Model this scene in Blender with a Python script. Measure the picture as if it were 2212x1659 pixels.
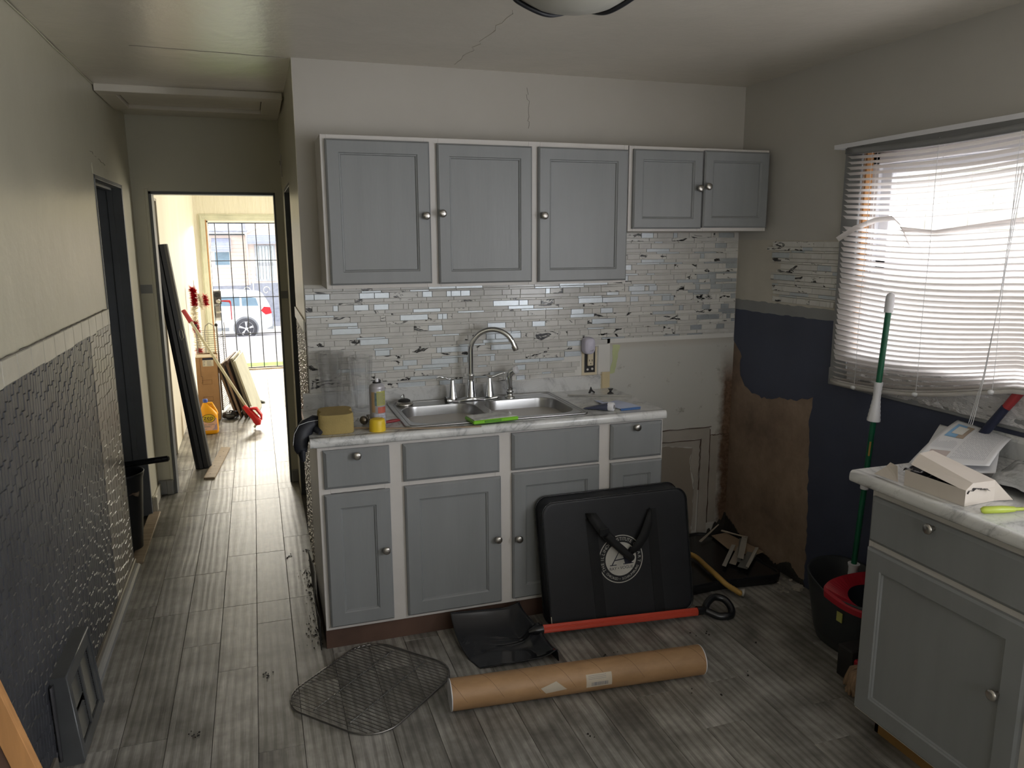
import bpy, math, random
from mathutils import Vector, Matrix, noise
random.seed(7)
for o in list(bpy.data.objects): bpy.data.objects.remove(o)
scene = bpy.context.scene
col = scene.collection
PI = math.pi

# ------------------------------------------------------------------ camera
F_PX, YAW, PITCH, ROLL, CAM_Z = 1660.03, 18.2717, -10.7596, -0.2577, 1.6775
def camera_axes():
    y, t, r = math.radians(YAW), math.radians(PITCH), math.radians(ROLL)
    f = Vector((math.sin(y)*math.cos(t), math.cos(y)*math.cos(t), math.sin(t)))
    R = Vector((math.cos(y), -math.sin(y), 0)); U = R.cross(f)
    return math.cos(r)*R+math.sin(r)*U, -math.sin(r)*R+math.cos(r)*U, f
R_, U_, F_ = camera_axes()
cam = bpy.data.cameras.new('camera'); cam.sensor_width = 36; cam.lens = F_PX*36/2212
cam.clip_start = .02; cam.clip_end = 300
camo = bpy.data.objects.new('camera', cam); col.objects.link(camo)
camo.matrix_world = Matrix(((R_.x, U_.x, -F_.x, 0), (R_.y, U_.y, -F_.y, 0), (R_.z, U_.z, -F_.z, CAM_Z), (0, 0, 0, 1)))
scene.camera = camo

# ------------------------------------------------------------------ light
scene.view_settings.view_transform = 'Standard'
scene.view_settings.look = 'None'
scene.view_settings.gamma = 1
scene.view_settings.use_curve_mapping = False
scene.view_settings.exposure = 0.0
w = bpy.data.worlds.new('overcast_sky'); scene.world = w; w.use_nodes = True
bg = w.node_tree.nodes['Background']; bg.inputs[0].default_value = (.97, .98, 1, 1); bg.inputs[1].default_value = 3.0
def area(name, loc, direction, sx, sy, power, color):
    l = bpy.data.lights.new(name, 'AREA'); l.shape = 'RECTANGLE'; l.size = sx; l.size_y = sy
    l.energy = power; l.color = color
    o = bpy.data.objects.new(name, l); col.objects.link(o); o.location = loc
    o.rotation_euler = Vector(direction).to_track_quat('-Z', 'Z').to_euler()
    return o
area('daylight_above_side_yard', (3.7, 2.0, 3.3), (-1, 0, -.95), 2.6, 1.0, 300, (.93, .96, 1))
area('added_side_fill', (2.62, .05, 1.50), (-1, .12, .16), 1.25, 1.05, 60, (.94, .96, 1))  # added fill lamp at an invented side window, out of view
area('added_rear_fill', (1.15, -1.3, 1.6), (-.1, 1, .1), 1.5, 1.2, 3, (1, .95, .9))  # added weak fill lamp at an invented window behind the camera
area('daylight_living_window', (3.0, 8.2, 1.5), (-1, 0, -.05), 2.2, 1.5, 125, (1, .93, .80))
area('daylight_front_door', (-.07, 11.1, 2.3), (0, -1, -.62), 1.0, .9, 380, (1, .93, .80))
c = scene.cycles
c.use_denoising = True
c.max_bounces = 16; c.diffuse_bounces = 5; c.glossy_bounces = 5; c.transmission_bounces = 14; c.transparent_max_bounces = 14
c.sample_clamp_indirect = 6; c.caustics_reflective = False; c.caustics_refractive = False

# ------------------------------------------------------------------ materials
def rgba(c): return (c[0], c[1], c[2], 1)
class NT:
    def __init__(s, m):
        s.m = m; m.use_nodes = True; s.t = m.node_tree; s.b = s.t.nodes['Principled BSDF']
    def n(s, kind, **k):
        x = s.t.nodes.new(kind)
        for a, b in k.items():
            if a in x.inputs.keys(): x.inputs[a].default_value = b
            else: setattr(x, a, b)
        return x
    def l(s, a, b): s.t.links.new(a, b)
    def coord(s, scale=(1, 1, 1), kind='Object', offset=None):
        tc = s.n('ShaderNodeTexCoord'); mp = s.n('ShaderNodeMapping'); mp.inputs['Scale'].default_value = scale
        s.l(tc.outputs[kind], mp.inputs['Vector'])
        if offset is not None: s.l(offset, mp.inputs['Location'])
        return mp.outputs[0]
    def noise(s, vec, scale, detail=4, rough=.55, dist=0):
        x = s.n('ShaderNodeTexNoise'); x.inputs['Scale'].default_value = scale; x.inputs['Detail'].default_value = detail
        x.inputs['Roughness'].default_value = rough; x.inputs['Distortion'].default_value = dist
        s.l(vec, x.inputs['Vector']); return x.outputs['Fac']
    def ramp(s, fac, stops):
        r = s.n('ShaderNodeValToRGB'); e = r.color_ramp.elements
        while len(e) < len(stops): e.new(.5)
        for i, (p, c_) in enumerate(stops): e[i].position = p; e[i].color = rgba(c_) if len(c_) == 3 else c_
        s.l(fac, r.inputs[0]); return r.outputs[0]
    def mix(s, f, a, b, mode='MIX'):
        x = s.n('ShaderNodeMix', data_type='RGBA', blend_type=mode)
        for sock, v in ((x.inputs[0], f), (x.inputs[6], a), (x.inputs[7], b)):
            if hasattr(v, 'default_value') or hasattr(v, 'is_linked'): s.l(v, sock)
            else: sock.default_value = v if isinstance(v, float) else (rgba(v) if len(v) == 3 else v)
        return x.outputs[2]
    def math(s, op, a, b=0.0, clamp=False):
        x = s.n('ShaderNodeMath', operation=op); x.use_clamp = clamp
        for sock, v in ((x.inputs[0], a), (x.inputs[1], b)):
            if isinstance(v, (int, float)): sock.default_value = v
            else: s.l(v, sock)
        return x.outputs[0]
    def bump(s, fac, strength, dist=.002):
        x = s.n('ShaderNodeBump'); x.inputs['Strength'].default_value = strength; x.inputs['Distance'].default_value = dist
        s.l(fac, x.inputs['Height']); s.l(x.outputs[0], s.b.inputs['Normal']); return x
_mc = {}
def pm(name, c, rough=.5, metal=0., var=.12, vs=6., bump=.0, bs=60., bd=.002, spec=.5, scale=(1, 1, 1), dark=None, **extra):
    """painted / plain surface: a colour with slight large-scale variation and fine relief"""
    m = bpy.data.materials.new(name); t = NT(m)
    t.b.inputs['Roughness'].default_value = rough; t.b.inputs['Metallic'].default_value = metal
    t.b.inputs['Specular IOR Level'].default_value = spec
    v = t.coord(scale)
    a = tuple(x*(1-var) for x in c); b = tuple(min(1, x*(1+var)) for x in c)
    t.l(t.ramp(t.noise(v, vs, 5), [(.3, dark or a), (.7, b)]), t.b.inputs['Base Color'])
    if bump: t.bump(t.noise(v, bs, 4), bump, bd)
    for k, x in extra.items(): t.b.inputs[k.replace('_', ' ')].default_value = x
    return m

WALLWHITE = pm('wall_paint_warm_grey', (.50, .485, .455), .45, var=.05, vs=1.5, bump=.25, bs=18, bd=.003)
CREAM = pm('wall_paint_cream', (.56, .53, .42), .33, var=.06, vs=2, bump=.5, bs=9, bd=.006)
CEIL = pm('ceiling_paint', (.66, .62, .545), .27, spec=.95, var=.05, vs=2, bump=.45, bs=14, bd=.004)
HALLGREY = pm('hall_paint', (.60, .585, .49), .45, var=.04, vs=2, bump=.2, bs=20)
LIVCREAM = pm('living_paint', (.76, .72, .60), .6, var=.07, vs=3, bump=.8, bs=30, bd=.01, scale=(1, 1, .12))
LIVCEIL = pm('living_ceiling_paint', (.78, .76, .68), .6, var=.03)
WHITEP = pm('white_enamel', (.60, .575, .55), .4, var=.05, vs=5, bump=.1, bs=40)
GREYP = pm('grey_cabinet_paint', (.235, .245, .252), .38, var=.06, vs=4, bump=.18, bs=30, scale=(3, 3, .4))
GREYTRIM = pm('grey_trim_paint', (.25, .255, .26), .4, var=.08, bump=.15, bs=25)
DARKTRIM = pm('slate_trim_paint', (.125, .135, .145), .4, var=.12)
BLUE = pm('navy_wall_paint', (.058, .068, .112), .55, var=.12, vs=3, bump=.25, bs=50)
BROWN = pm('bare_hardboard', (.19, .128, .085), .8, var=.3, vs=4.5, bump=.3, bs=70, dark=(.10, .066, .046))
MOULD = pm('damp_black_dirt', (.03, .027, .024), .9, var=.4, vs=20, bump=.8, bs=60)
PLASTER = pm('old_plaster', (.40, .37, .33), .6, var=.12, vs=5, bump=.4, bs=25)
TAUPE = pm('old_taupe_paint', (.30, .26, .215), .6, var=.08, vs=4)
TILEPAINT = pm('painted_border_tile', (.52, .495, .42), .3, var=.1, vs=9, bump=.35, bs=60)
WEAVE = pm('embossed_slate_covering', (.055, .057, .066), .34, var=.25, vs=5, bump=.3, bs=90, dark=(.036, .038, .047))
WEAVER = pm('embossed_covering_bronze_glint', (.17, .15, .125), .3, var=.25, vs=5, bump=.3, bs=90)  # slate covering with the hall's warm glint put into its colour
BLACKPL = pm('black_plastic', (.012, .013, .015), .25, var=.2, bump=.05)
BLACKMT = pm('black_matt_vinyl', (.012, .013, .016), .55, var=.25, bump=.2, bs=200)
RUBBER = pm('black_rubber', (.015, .014, .014), .6, var=.3)
CHROME = pm('chrome', (.72, .73, .74), .09, 1, var=.02)
NICKEL = pm('brushed_nickel', (.50, .48, .45), .3, 1, var=.05)
STEEL = pm('stainless_steel', (.40, .40, .40), .28, 1, var=.06, vs=4, scale=(1, 8, 1))
DARKSTEEL = pm('dark_wire', (.30, .29, .28), .32, 1, var=.1)
GROUT = pm('grout', (.70, .69, .66), .7, var=.05)
TILEA = pm('tile_light_grey_glass', (.60, .59, .565), .2, var=.07, vs=20)
TILEB = pm('tile_silver', (.50, .54, .57), .3, .5, var=.05, vs=60)
CARD = pm('kraft_cardboard', (.42, .245, .12), .6, var=.12, vs=7, bump=.1, bs=120)
CARDIN = pm('pale_card', (.62, .56, .50), .7, var=.05)
WHITEPL = pm('white_plastic', (.74, .74, .78), .35, var=.02)
PAPER = pm('white_paper', (.78, .79, .82), .7, var=.02)
WOODTAN = pm('tan_wood', (.50, .25, .095), .45, var=.15, vs=8, scale=(8, 8, .6))
WOODPINE = pm('raw_pine', (.42, .22, .09), .6, var=.2, vs=6, scale=(1, 1, 8))
WOODOLD = pm('old_wood', (.36, .28, .20), .6, var=.25, vs=6, scale=(1, 6, 1))
KICK = pm('brown_toe_kick', (.10, .055, .038), .7, var=.25, vs=5)
RED = pm('red_plastic', (.42, .015, .03), .35, var=.08)
REDSH = pm('orange_red_shaft', (.56, .065, .035), .4, var=.06)
MAROON = pm('maroon_grip', (.30, .02, .03), .5, var=.1)
GREENM = pm('green_metal_pole', (.008, .11, .055), .3, var=.15)
YELLOW = pm('yellow_plastic', (.80, .56, .03), .4, var=.05)
JUG = pm('amber_jug', (.95, .42, .008), .35, var=.04)
SPONGE = pm('sponge_foam', (.36, .275, .105), .9, var=.12, vs=12, bump=.6, bs=160)
SPONGETOP = pm('sponge_skin', (.27, .20, .085), .85, var=.2, vs=10, bump=.5, bs=140)
GLOVE = pm('dark_rubber_glove', (.018, .02, .028), .55, var=.2)
LIME = pm('lime_plastic', (.22, .58, .03), .35, var=.05)
LIME2 = pm('olive_green_plastic', (.40, .48, .06), .4, var=.05)
HOSE = pm('ochre_hose', (.44, .27, .07), .5, var=.12)
NAVY = pm('navy_plastic', (.015, .02, .05), .4)
LILAC = pm('lilac_white_plastic', (.62, .60, .72), .4, var=.03)
IVORY = pm('ivory_plastic', (.66, .58, .42), .5, var=.06)
MOPROPE = pm('mop_yarn', (.30, .20, .13), .9, var=.3, vs=30)
LAVENDER = pm('pale_blue_print', (.60, .66, .86), .6, var=.04)
BLUEPR = pm('blue_print', (.07, .22, .62), .5, var=.05)
PINKLAB = pm('pink_label', (.90, .55, .42), .5, var=.06)
LBLUE = pm('light_blue_sky_print', (.25, .48, .75), .6, var=.2, vs=8)
DGREY = pm('text_grey', (.20, .20, .22), .7)
BLACKINK = pm('black_ink', (.012, .014, .03), .6)
SILVERINK = pm('silver_print', (.52, .51, .47), .5, var=.1, vs=20)
LABELTAN = pm('beige_label', (.52, .46, .37), .6, var=.05)
LABELYEL = pm('yellow_green_label', (.42, .42, .12), .5, var=.06)
LABELRED = pm('red_label', (.50, .13, .09), .5, var=.06)
TINSELR = pm('red_tinsel', (.45, .005, .015), .3, .3, var=.3, vs=40)
TINSELW = pm('white_tinsel', (.86, .80, .66), .4, .1, var=.05)
ASPH = pm('asphalt', (.36, .35, .36), .9, var=.1, vs=1)
CONC = pm('concrete', (.56, .52, .47), .9, var=.1, vs=2)
GRASS = pm('grass', (.26, .42, .09), .9, var=.3, vs=9)
SIDING = pm('pink_beige_siding', (.74, .63, .57), .7, var=.04)
SHINGLE = pm('grey_roof_shingles', (.34, .36, .42), .8, var=.3, vs=6, scale=(1, 4, 4))
AWN = pm('blue_grey_awning', (.36, .39, .50), .6, var=.08)
BRICKB = pm('blue_grey_brick', (.30, .32, .38), .8, var=.15)
WHITEX = pm('exterior_white', (.85, .85, .82), .5, var=.03)
CARW = pm('car_white_paint', (.80, .83, .86), .2, var=.01)
TYRE = pm('tyre', (.06, .06, .07), .7)
TAIL = pm('tail_light', (.75, .02, .03), .2)
DGLASS = pm('dark_glass', (.20, .30, .38), .1, var=.1)
IRON = pm('black_iron', (.014, .015, .02), .5)
FLOORBASE = pm('subfloor', (.05, .045, .04), .9)
FROST = pm('dusty_lamp_glass', (.42, .41, .36), .35, var=.05)
WRINK = pm('wrinkled_film', (.66, .65, .66), .35, var=.05, vs=6, bump=1., bs=70, bd=.01, scale=(1, 1, 2.2))
FOIL = pm('clear_bag_film', (.30, .31, .31), .18, var=.2, vs=14, bump=.6, bs=24, bd=.01)

def mat_special():
    d = {}
    # floor planks: grey weathered oak, grain along local Y, per-plank offset and tone
    m = bpy.data.materials.new('grey_oak_vinyl'); t = NT(m)
    oi = t.n('ShaderNodeObjectInfo'); rv = t.n('ShaderNodeCombineXYZ')
    t.l(t.math('MULTIPLY', oi.outputs['Random'], 37.), rv.inputs[0]); t.l(t.math('MULTIPLY', oi.outputs['Random'], 91.), rv.inputs[1])
    v = t.coord((1, 1, 1), offset=rv.outputs[0]); vg = t.coord((1, .10, 1), offset=rv.outputs[0]); vf = t.coord((1, .03, 1), offset=rv.outputs[0])
    big = t.noise(v, 5, 4, .6)
    wv = t.n('ShaderNodeTexWave', wave_type='BANDS', bands_direction='X'); wv.inputs['Scale'].default_value = 9; wv.inputs['Distortion'].default_value = 11
    wv.inputs['Detail'].default_value = 2.5; wv.inputs['Detail Scale'].default_value = .55; t.l(vg, wv.inputs['Vector'])
    fine = t.noise(vf, 260, 3, .6)
    base = t.ramp(big, [(.25, (.10, .096, .088)), (.48, (.24, .233, .218)), (.72, (.42, .41, .39))])
    c1 = t.mix(.62, base, t.ramp(wv.outputs[0], [(.12, (.30, .29, .27)), (.4, (.5, .49, .48)), (.9, (.58, .57, .56))]), 'OVERLAY')
    c2 = t.mix(.5, c1, t.ramp(fine, [(.3, (.28, .28, .28)), (.7, (.72, .72, .72))]), 'OVERLAY')
    tone = t.ramp(oi.outputs['Random'], [(0, (.76, .75, .73)), (.5, (1.0, 1.0, 1.0)), (1, (1.25, 1.24, 1.22))])
    t.l(t.mix(1., c2, tone, 'MULTIPLY'), t.b.inputs['Base Color'])
    t.b.inputs['Roughness'].default_value = .42; t.bump(t.math('ADD', wv.outputs[0], fine), .22, .0015)
    d['plank'] = m
    # marble laminate
    m = bpy.data.materials.new('white_marble_laminate'); t = NT(m); v = t.coord()
    n1 = t.noise(v, 2.2, 6, .6, 1.6); vein = t.math('ABSOLUTE', t.math('SUBTRACT', n1, .5))
    n2 = t.noise(v, 6.5, 5, .6, 1.0); vein2 = t.math('ABSOLUTE', t.math('SUBTRACT', n2, .52))
    a = t.ramp(vein, [(0, (.40, .405, .41)), (.012, (.54, .545, .545)), (.06, (.65, .655, .65)), (.16, (.68, .685, .675))])
    b = t.ramp(vein2, [(0, (.62, .62, .62)), (.01, (1, 1, 1)), (1, (1, 1, 1))])
    t.l(t.mix(.5, a, b, 'MULTIPLY'), t.b.inputs['Base Color']); t.b.inputs['Roughness'].default_value = .24
    d['marble'] = m
    # marble tile with black ink-like streaks
    m = bpy.data.materials.new('tile_black_streaked'); t = NT(m); v = t.coord((.42, 1, 1.15))
    n1 = t.noise(v, 26, 4, .6, 1.2)
    t.l(t.ramp(n1, [(.0, (.66, .65, .62)), (.56, (.66, .65, .62)), (.585, (.25, .245, .24)), (.60, (.01, .01, .012)), (.67, (.01, .01, .012)), (.70, (.55, .54, .52))]), t.b.inputs['Base Color'])
    t.b.inputs['Roughness'].default_value = .2
    d['tilec'] = m
    m = d['tilec'].copy(); m.name = 'tile_black_streaked_side'; d['tilec2'] = m
    for nd in m.node_tree.nodes:
        if nd.type == 'MAPPING': nd.inputs['Scale'].default_value = (1, .42, 1.15)
    # stained plaster for the sink wall: old leak browns the corner (a stain with a shape of its own)
    m = bpy.data.materials.new('wall_paint_with_corner_stain'); t = NT(m); v = t.coord()
    sep = t.n('ShaderNodeSeparateXYZ'); t.l(v, sep.inputs[0])
    nz = t.noise(v, 9, 5, .65)
    edge = t.math('ADD', t.math('MULTIPLY', t.math('SUBTRACT', sep.outputs[0], 2.360), 22.), t.math('MULTIPLY', t.math('SUBTRACT', nz, .5), 2.4))
    low = t.math('MULTIPLY', t.math('SUBTRACT', 1.10, sep.outputs[2]), 5., True)
    st = t.math('MULTIPLY', t.math('MULTIPLY', edge, 1., True), low)
    base = t.ramp(t.noise(v, 1.5, 5), [(.3, (.47, .445, .40)), (.7, (.53, .505, .46))])
    sc = t.noise(v, 14, 6, .7); scuff = t.ramp(sc, [(.0, (1, 1, 1)), (.62, (1, 1, 1)), (.72, (.62, .60, .57))])
    lowz = t.math('MULTIPLY', t.math('SUBTRACT', 1.14, sep.outputs[2]), 30., True)
    base = t.mix(lowz, base, t.mix(1., (.56, .555, .52), scuff, 'MULTIPLY'))
    sp = t.ramp(t.noise(v, 45, 5, .8), [(.4, (.10, .06, .038)), (.6, (.19, .12, .08))])
    t.l(t.mix(st, base, sp), t.b.inputs['Base Color']); t.b.inputs['Roughness'].default_value = .45
    t.bump(t.noise(v, 18, 4), .25, .003)
    d['sinkwall'] = m
    # pressed crystal glass
    m = bpy.data.materials.new('pressed_clear_glass'); t = NT(m)
    t.b.inputs['Base Color'].default_value = (.97, .98, .98, 1); t.b.inputs['Roughness'].default_value = .03
    tp = t.n('ShaderNodeBsdfTransparent'); mx = t.n('ShaderNodeMixShader'); mx.inputs[0].default_value = .27; t.l(tp.outputs[0], mx.inputs[1]); t.l(t.b.outputs[0], mx.inputs[2]); t.l(mx.outputs[0], t.t.nodes['Material Output'].inputs[0])
    t.b.inputs['Transmission Weight'].default_value = 1; t.b.inputs['IOR'].default_value = 1.42
    d['glass'] = m
    # window glass: thin, clear
    m = bpy.data.materials.new('thin_clear_glass'); m.use_nodes = True; nt = m.node_tree
    g = nt.nodes.new('ShaderNodeBsdfGlossy'); g.inputs['Roughness'].default_value = .02
    tr = nt.nodes.new('ShaderNodeBsdfTransparent'); mx = nt.nodes.new('ShaderNodeMixShader'); mx.inputs[0].default_value = .05
    nt.links.new(tr.outputs[0], mx.inputs[1]); nt.links.new(g.outputs[0], mx.inputs[2]); nt.links.new(mx.outputs[0], nt.nodes['Material Output'].inputs[0])
    d['pane'] = m
    # blind slats: thin vinyl, lets light through
    m = bpy.data.materials.new('translucent_vinyl_slat'); t = NT(m)
    t.b.inputs['Base Color'].default_value = (.80, .77, .75, 1); t.b.inputs['Roughness'].default_value = .45
    tl = t.n('ShaderNodeBsdfTranslucent'); tl.inputs[0].default_value = (.80, .76, .74, 1)
    mx = t.n('ShaderNodeMixShader'); mx.inputs[0].default_value = .30
    t.l(t.b.outputs[0], mx.inputs[1]); t.l(tl.outputs[0], mx.inputs[2]); t.l(mx.outputs[0], t.t.nodes['Material Output'].inputs[0])
    d['slat'] = m
    # mailing tube kraft with spiral seam
    m = bpy.data.materials.new('spiral_kraft_tube'); t = NT(m); v = t.coord()
    base = t.ramp(t.noise(t.coord((.4, 1, 1)), 14, 6, .65), [(.3, (.30, .175, .085)), (.7, (.44, .265, .135))])
    t.l(base, t.b.inputs['Base Color']); t.b.inputs['Roughness'].default_value = .5
    d['tube'] = m
    m = bpy.data.materials.new('bare_hardboard_stained'); t = NT(m); v = t.coord()
    n1 = t.noise(v, 3.2, 5, .6); n2 = t.noise(v, 30, 5, .7)
    c1 = t.ramp(n1, [(.30, (.17, .118, .088)), (.5, (.27, .195, .145)), (.70, (.36, .265, .20))])
    t.l(t.mix(.35, c1, t.ramp(n2, [(.3, (.35, .35, .35)), (.7, (.65, .65, .65))]), 'OVERLAY'), t.b.inputs['Base Color'])
    t.b.inputs['Roughness'].default_value = .75; t.bump(n2, .2, .002)
    d['board'] = m
    return d
S = mat_special()

# ------------------------------------------------------------------ mesh helpers
class MB:
    def __init__(s): s.v = []; s.f = []; s.sm = []
    def add(s, vs, fs, smooth=False):
        o = len(s.v); s.v += [Vector(p) for p in vs]; s.f += [tuple(i+o for i in f) for f in fs]; s.sm += [smooth]*len(fs)
        return s
    def box(s, x0, x1, y0, y1, z0, z1, ch=0):
        if x0 > x1: x0, x1 = x1, x0
        if y0 > y1: y0, y1 = y1, y0
        if z0 > z1: z0, z1 = z1, z0
        if not ch:
            return s.add([(x0,y0,z0),(x1,y0,z0),(x1,y1,z0),(x0,y1,z0),(x0,y0,z1),(x1,y0,z1),(x1,y1,z1),(x0,y1,z1)],
                [(0,3,2,1),(4,5,6,7),(0,1,5,4),(1,2,6,5),(2,3,7,6),(3,0,4,7)])
        # chamfered box: 24 vertices
        V = []; idx = {}
        for i, (a, X) in enumerate(((x0, 1), (x1, -1))):
            for j, (b, Y) in enumerate(((y0, 1), (y1, -1))):
                for k, (c_, Z) in enumerate(((z0, 1), (z1, -1))):
                    idx[i,j,k,0] = len(V); V.append((a, b+Y*ch, c_+Z*ch))
                    idx[i,j,k,1] = len(V); V.append((a+X*ch, b, c_+Z*ch))
                    idx[i,j,k,2] = len(V); V.append((a+X*ch, b+Y*ch, c_))
        Fs = []
        sq = [(0,0),(1,0),(1,1),(0,1)]
        for i in (0, 1): Fs.append([idx[i,a,b,0] for a, b in (sq if i else sq[::-1])])
        for j in (0, 1): Fs.append([idx[a,j,b,1] for a, b in (sq if not j else sq[::-1])])
        for k in (0, 1): Fs.append([idx[a,b,k,2] for a, b in (sq if k else sq[::-1])])
        for a in (0, 1):
            for b in (0, 1):
                Fs.append([idx[a,b,0,0], idx[a,b,1,0], idx[a,b,1,1], idx[a,b,0,1]])
                Fs.append([idx[a,0,b,0], idx[a,1,b,0], idx[a,1,b,2], idx[a,0,b,2]])
                Fs.append([idx[0,a,b,1], idx[1,a,b,1], idx[1,a,b,2], idx[0,a,b,2]])
                for c_ in (0, 1): Fs.append([idx[a,b,c_,0], idx[a,b,c_,1], idx[a,b,c_,2]])
        return s.add(V, Fs)
    def tube(s, pts, r, n=10, closed=False, cap=True, smooth=True, flat=1.0):
        pts = [Vector(p) for p in pts]; N = len(pts)
        rr = r if isinstance(r, (list, tuple)) else [r]*N
        rings = []; up = None
        for i, p in enumerate(pts):
            if closed: t = (pts[(i+1) % N]-pts[i-1])
            else: t = pts[min(i+1, N-1)]-pts[max(i-1, 0)]
            t.normalize()
            if up is None: up = Vector((0, 0, 1)) if abs(t.z) < .9 else Vector((1, 0, 0))
            a = t.cross(up); 
            if a.length < 1e-5: a = t.orthogonal()
            a.normalize(); b = a.cross(t); b.normalize(); up = b
            rings.append([p+a*math.cos(2*PI*k/n)*rr[i]+b*math.sin(2*PI*k/n)*rr[i]*flat for k in range(n)])
        V = [q for R in rings for q in R]; Fs = []
        for i in range(N if closed else N-1):
            j = (i+1) % N
            for k in range(n): Fs.append((i*n+k, i*n+(k+1) % n, j*n+(k+1) % n, j*n+k))
        s.add(V, Fs, smooth)
        if cap and not closed:
            s.add(rings[0], [tuple(range(n))[::-1]]); s.add(rings[-1], [tuple(range(n))])
        return s
    def lathe(s, prof, c_=(0, 0, 0), n=24, axis='z', smooth=True, caps=True):
        V = []; Fs = []
        for r, h in prof:
            for k in range(n):
                a = 2*PI*k/n; x, y = r*math.cos(a), r*math.sin(a)
                p = (x, y, h) if axis == 'z' else ((x, h, y) if axis == 'y' else (h, x, y))
                V.append((p[0]+c_[0], p[1]+c_[1], p[2]+c_[2]))
        for i in range(len(prof)-1):
            for k in range(n):
                q = (i*n+k, i*n+(k+1) % n, (i+1)*n+(k+1) % n, (i+1)*n+k)
                Fs.append(q if axis != 'y' else q[::-1])
        s.add(V, Fs, smooth)
        if caps:
            if prof[0][0] > 1e-4: s.add(V[:n], [tuple(range(n))[::-1] if axis != 'y' else tuple(range(n))])
            if prof[-1][0] > 1e-4: s.add(V[-n:], [tuple(range(n)) if axis != 'y' else tuple(range(n))[::-1]])
        return s
    def prism(s, poly, h0, h1, axis='x'):
        """polygon in the two other axes, extruded along axis"""
        def P(a, b, h): return (h, a, b) if axis == 'x' else ((a, h, b) if axis == 'y' else (a, b, h))
        n = len(poly)
        V = [P(a, b, h0) for a, b in poly]+[P(a, b, h1) for a, b in poly]
        return s.add(V, [tuple(range(n))[::-1], tuple(range(n, 2*n))]+[(i, (i+1) % n, n+(i+1) % n, n+i) for i in range(n)])
    def grid(s, fn, nu, nv, smooth=True, thick=0.):
        V = [fn(i/nu, j/nv) for j in range(nv+1) for i in range(nu+1)]
        Fs = [(j*(nu+1)+i, j*(nu+1)+i+1, (j+1)*(nu+1)+i+1, (j+1)*(nu+1)+i) for j in range(nv) for i in range(nu)]
        return s.add(V, Fs, smooth)
    def xf(s, M):
        s.v = [M @ p for p in s.v]; return s
    def join(s, o):
        return s.add(o.v, o.f) if False else s._j(o)
    def _j(s, o):
        k = len(s.v); s.v += o.v; s.f += [tuple(i+k for i in f) for f in o.f]; s.sm += o.sm; return s
def mesh_of(name, mb, mat):
    me = bpy.data.meshes.new(name); me.from_pydata([tuple(p) for p in mb.v], [], mb.f)
    me.polygons.foreach_set('use_smooth', mb.sm); me.materials.append(mat); me.update(); return me
def fixn(me):
    import bmesh
    b = bmesh.new(); b.from_mesh(me); bmesh.ops.recalc_face_normals(b, faces=b.faces); b.to_mesh(me); b.free()
def obj(name, mb, mat, parent=None, local=False, bevel=0., solid=0., fix=True, sub=0):
    """one mesh object; world-space vertices unless local"""
    if parent is not None and not local:
        inv = parent['_w'] if False else root_matrix(parent).inverted()
        mb.v = [inv @ p for p in mb.v]
    me = mesh_of(name, mb, mat)
    if fix: fixn(me)
    o = bpy.data.objects.new(name, me); col.objects.link(o)
    if parent is not None: o.parent = parent
    if solid:
        md = o.modifiers.new('solid', 'SOLIDIFY'); md.thickness = solid; md.offset = 0
    if sub:
        md = o.modifiers.new('sub', 'SUBSURF'); md.levels = sub; md.render_levels = sub
    if bevel:
        md = o.modifiers.new('bevel', 'BEVEL'); md.width = bevel; md.segments = 2; md.limit_method = 'ANGLE'; md.angle_limit = .7
    return o
def root_matrix(o):
    M = Matrix.LocRotScale(o.location, o.rotation_euler, o.scale)
    return (root_matrix(o.parent) @ M) if o.parent else M
def thing(name, label, cat, loc=(0, 0, 0), rot=(0, 0, 0), group=None):
    o = bpy.data.objects.new(name, None); col.objects.link(o); o.location = loc; o.rotation_euler = rot
    o.empty_display_size = .05
    o['label'] = label; o['category'] = cat
    if group: o['group'] = group
    return o
def tag(o, label, cat, group=None):
    o['label'] = label; o['category'] = cat
    if group: o['group'] = group
    return o
def struct(name, mb, mat, parent=None, label=None, **k):
    o = obj(name, mb, mat, parent, **k)
    if parent is None: o['kind'] = 'structure'
    if label: o['label'] = label
    return o
def sempty(name, label=None):
    o = bpy.data.objects.new(name, None); col.objects.link(o); o['kind'] = 'structure'
    if label: o['label'] = label
    return o
_txt = {}
def text_mb(s, size, M, extrude=0., align='CENTER'):
    """flat lettering as mesh geometry, laid in local XY then placed by M"""
    cu = bpy.data.curves.new('t', 'FONT'); cu.body = s; cu.size = size; cu.align_x = align; cu.align_y = 'CENTER'; cu.extrude = extrude; cu.resolution_u = 3
    o = bpy.data.objects.new('t', cu); col.objects.link(o)
    dg = bpy.context.evaluated_depsgraph_get(); dg.update()
    e = o.evaluated_get(dg); me = e.to_mesh()
    mb = MB(); mb.add([M @ v.co for v in me.vertices], [tuple(p.vertices) for p in me.polygons])
    e.to_mesh_clear(); bpy.data.objects.remove(o); bpy.data.curves.remove(cu)
    return mb

# ================================================================== the room shell
W, XR, XL, XW, HY, H, YF = 3.56, 2.448, 0.20, -0.70, 5.408, 2.43, 10.45
BY = -1.2                                   # wall behind the camera
LXW, LXR = -0.68, 3.2                       # living room side walls

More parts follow.
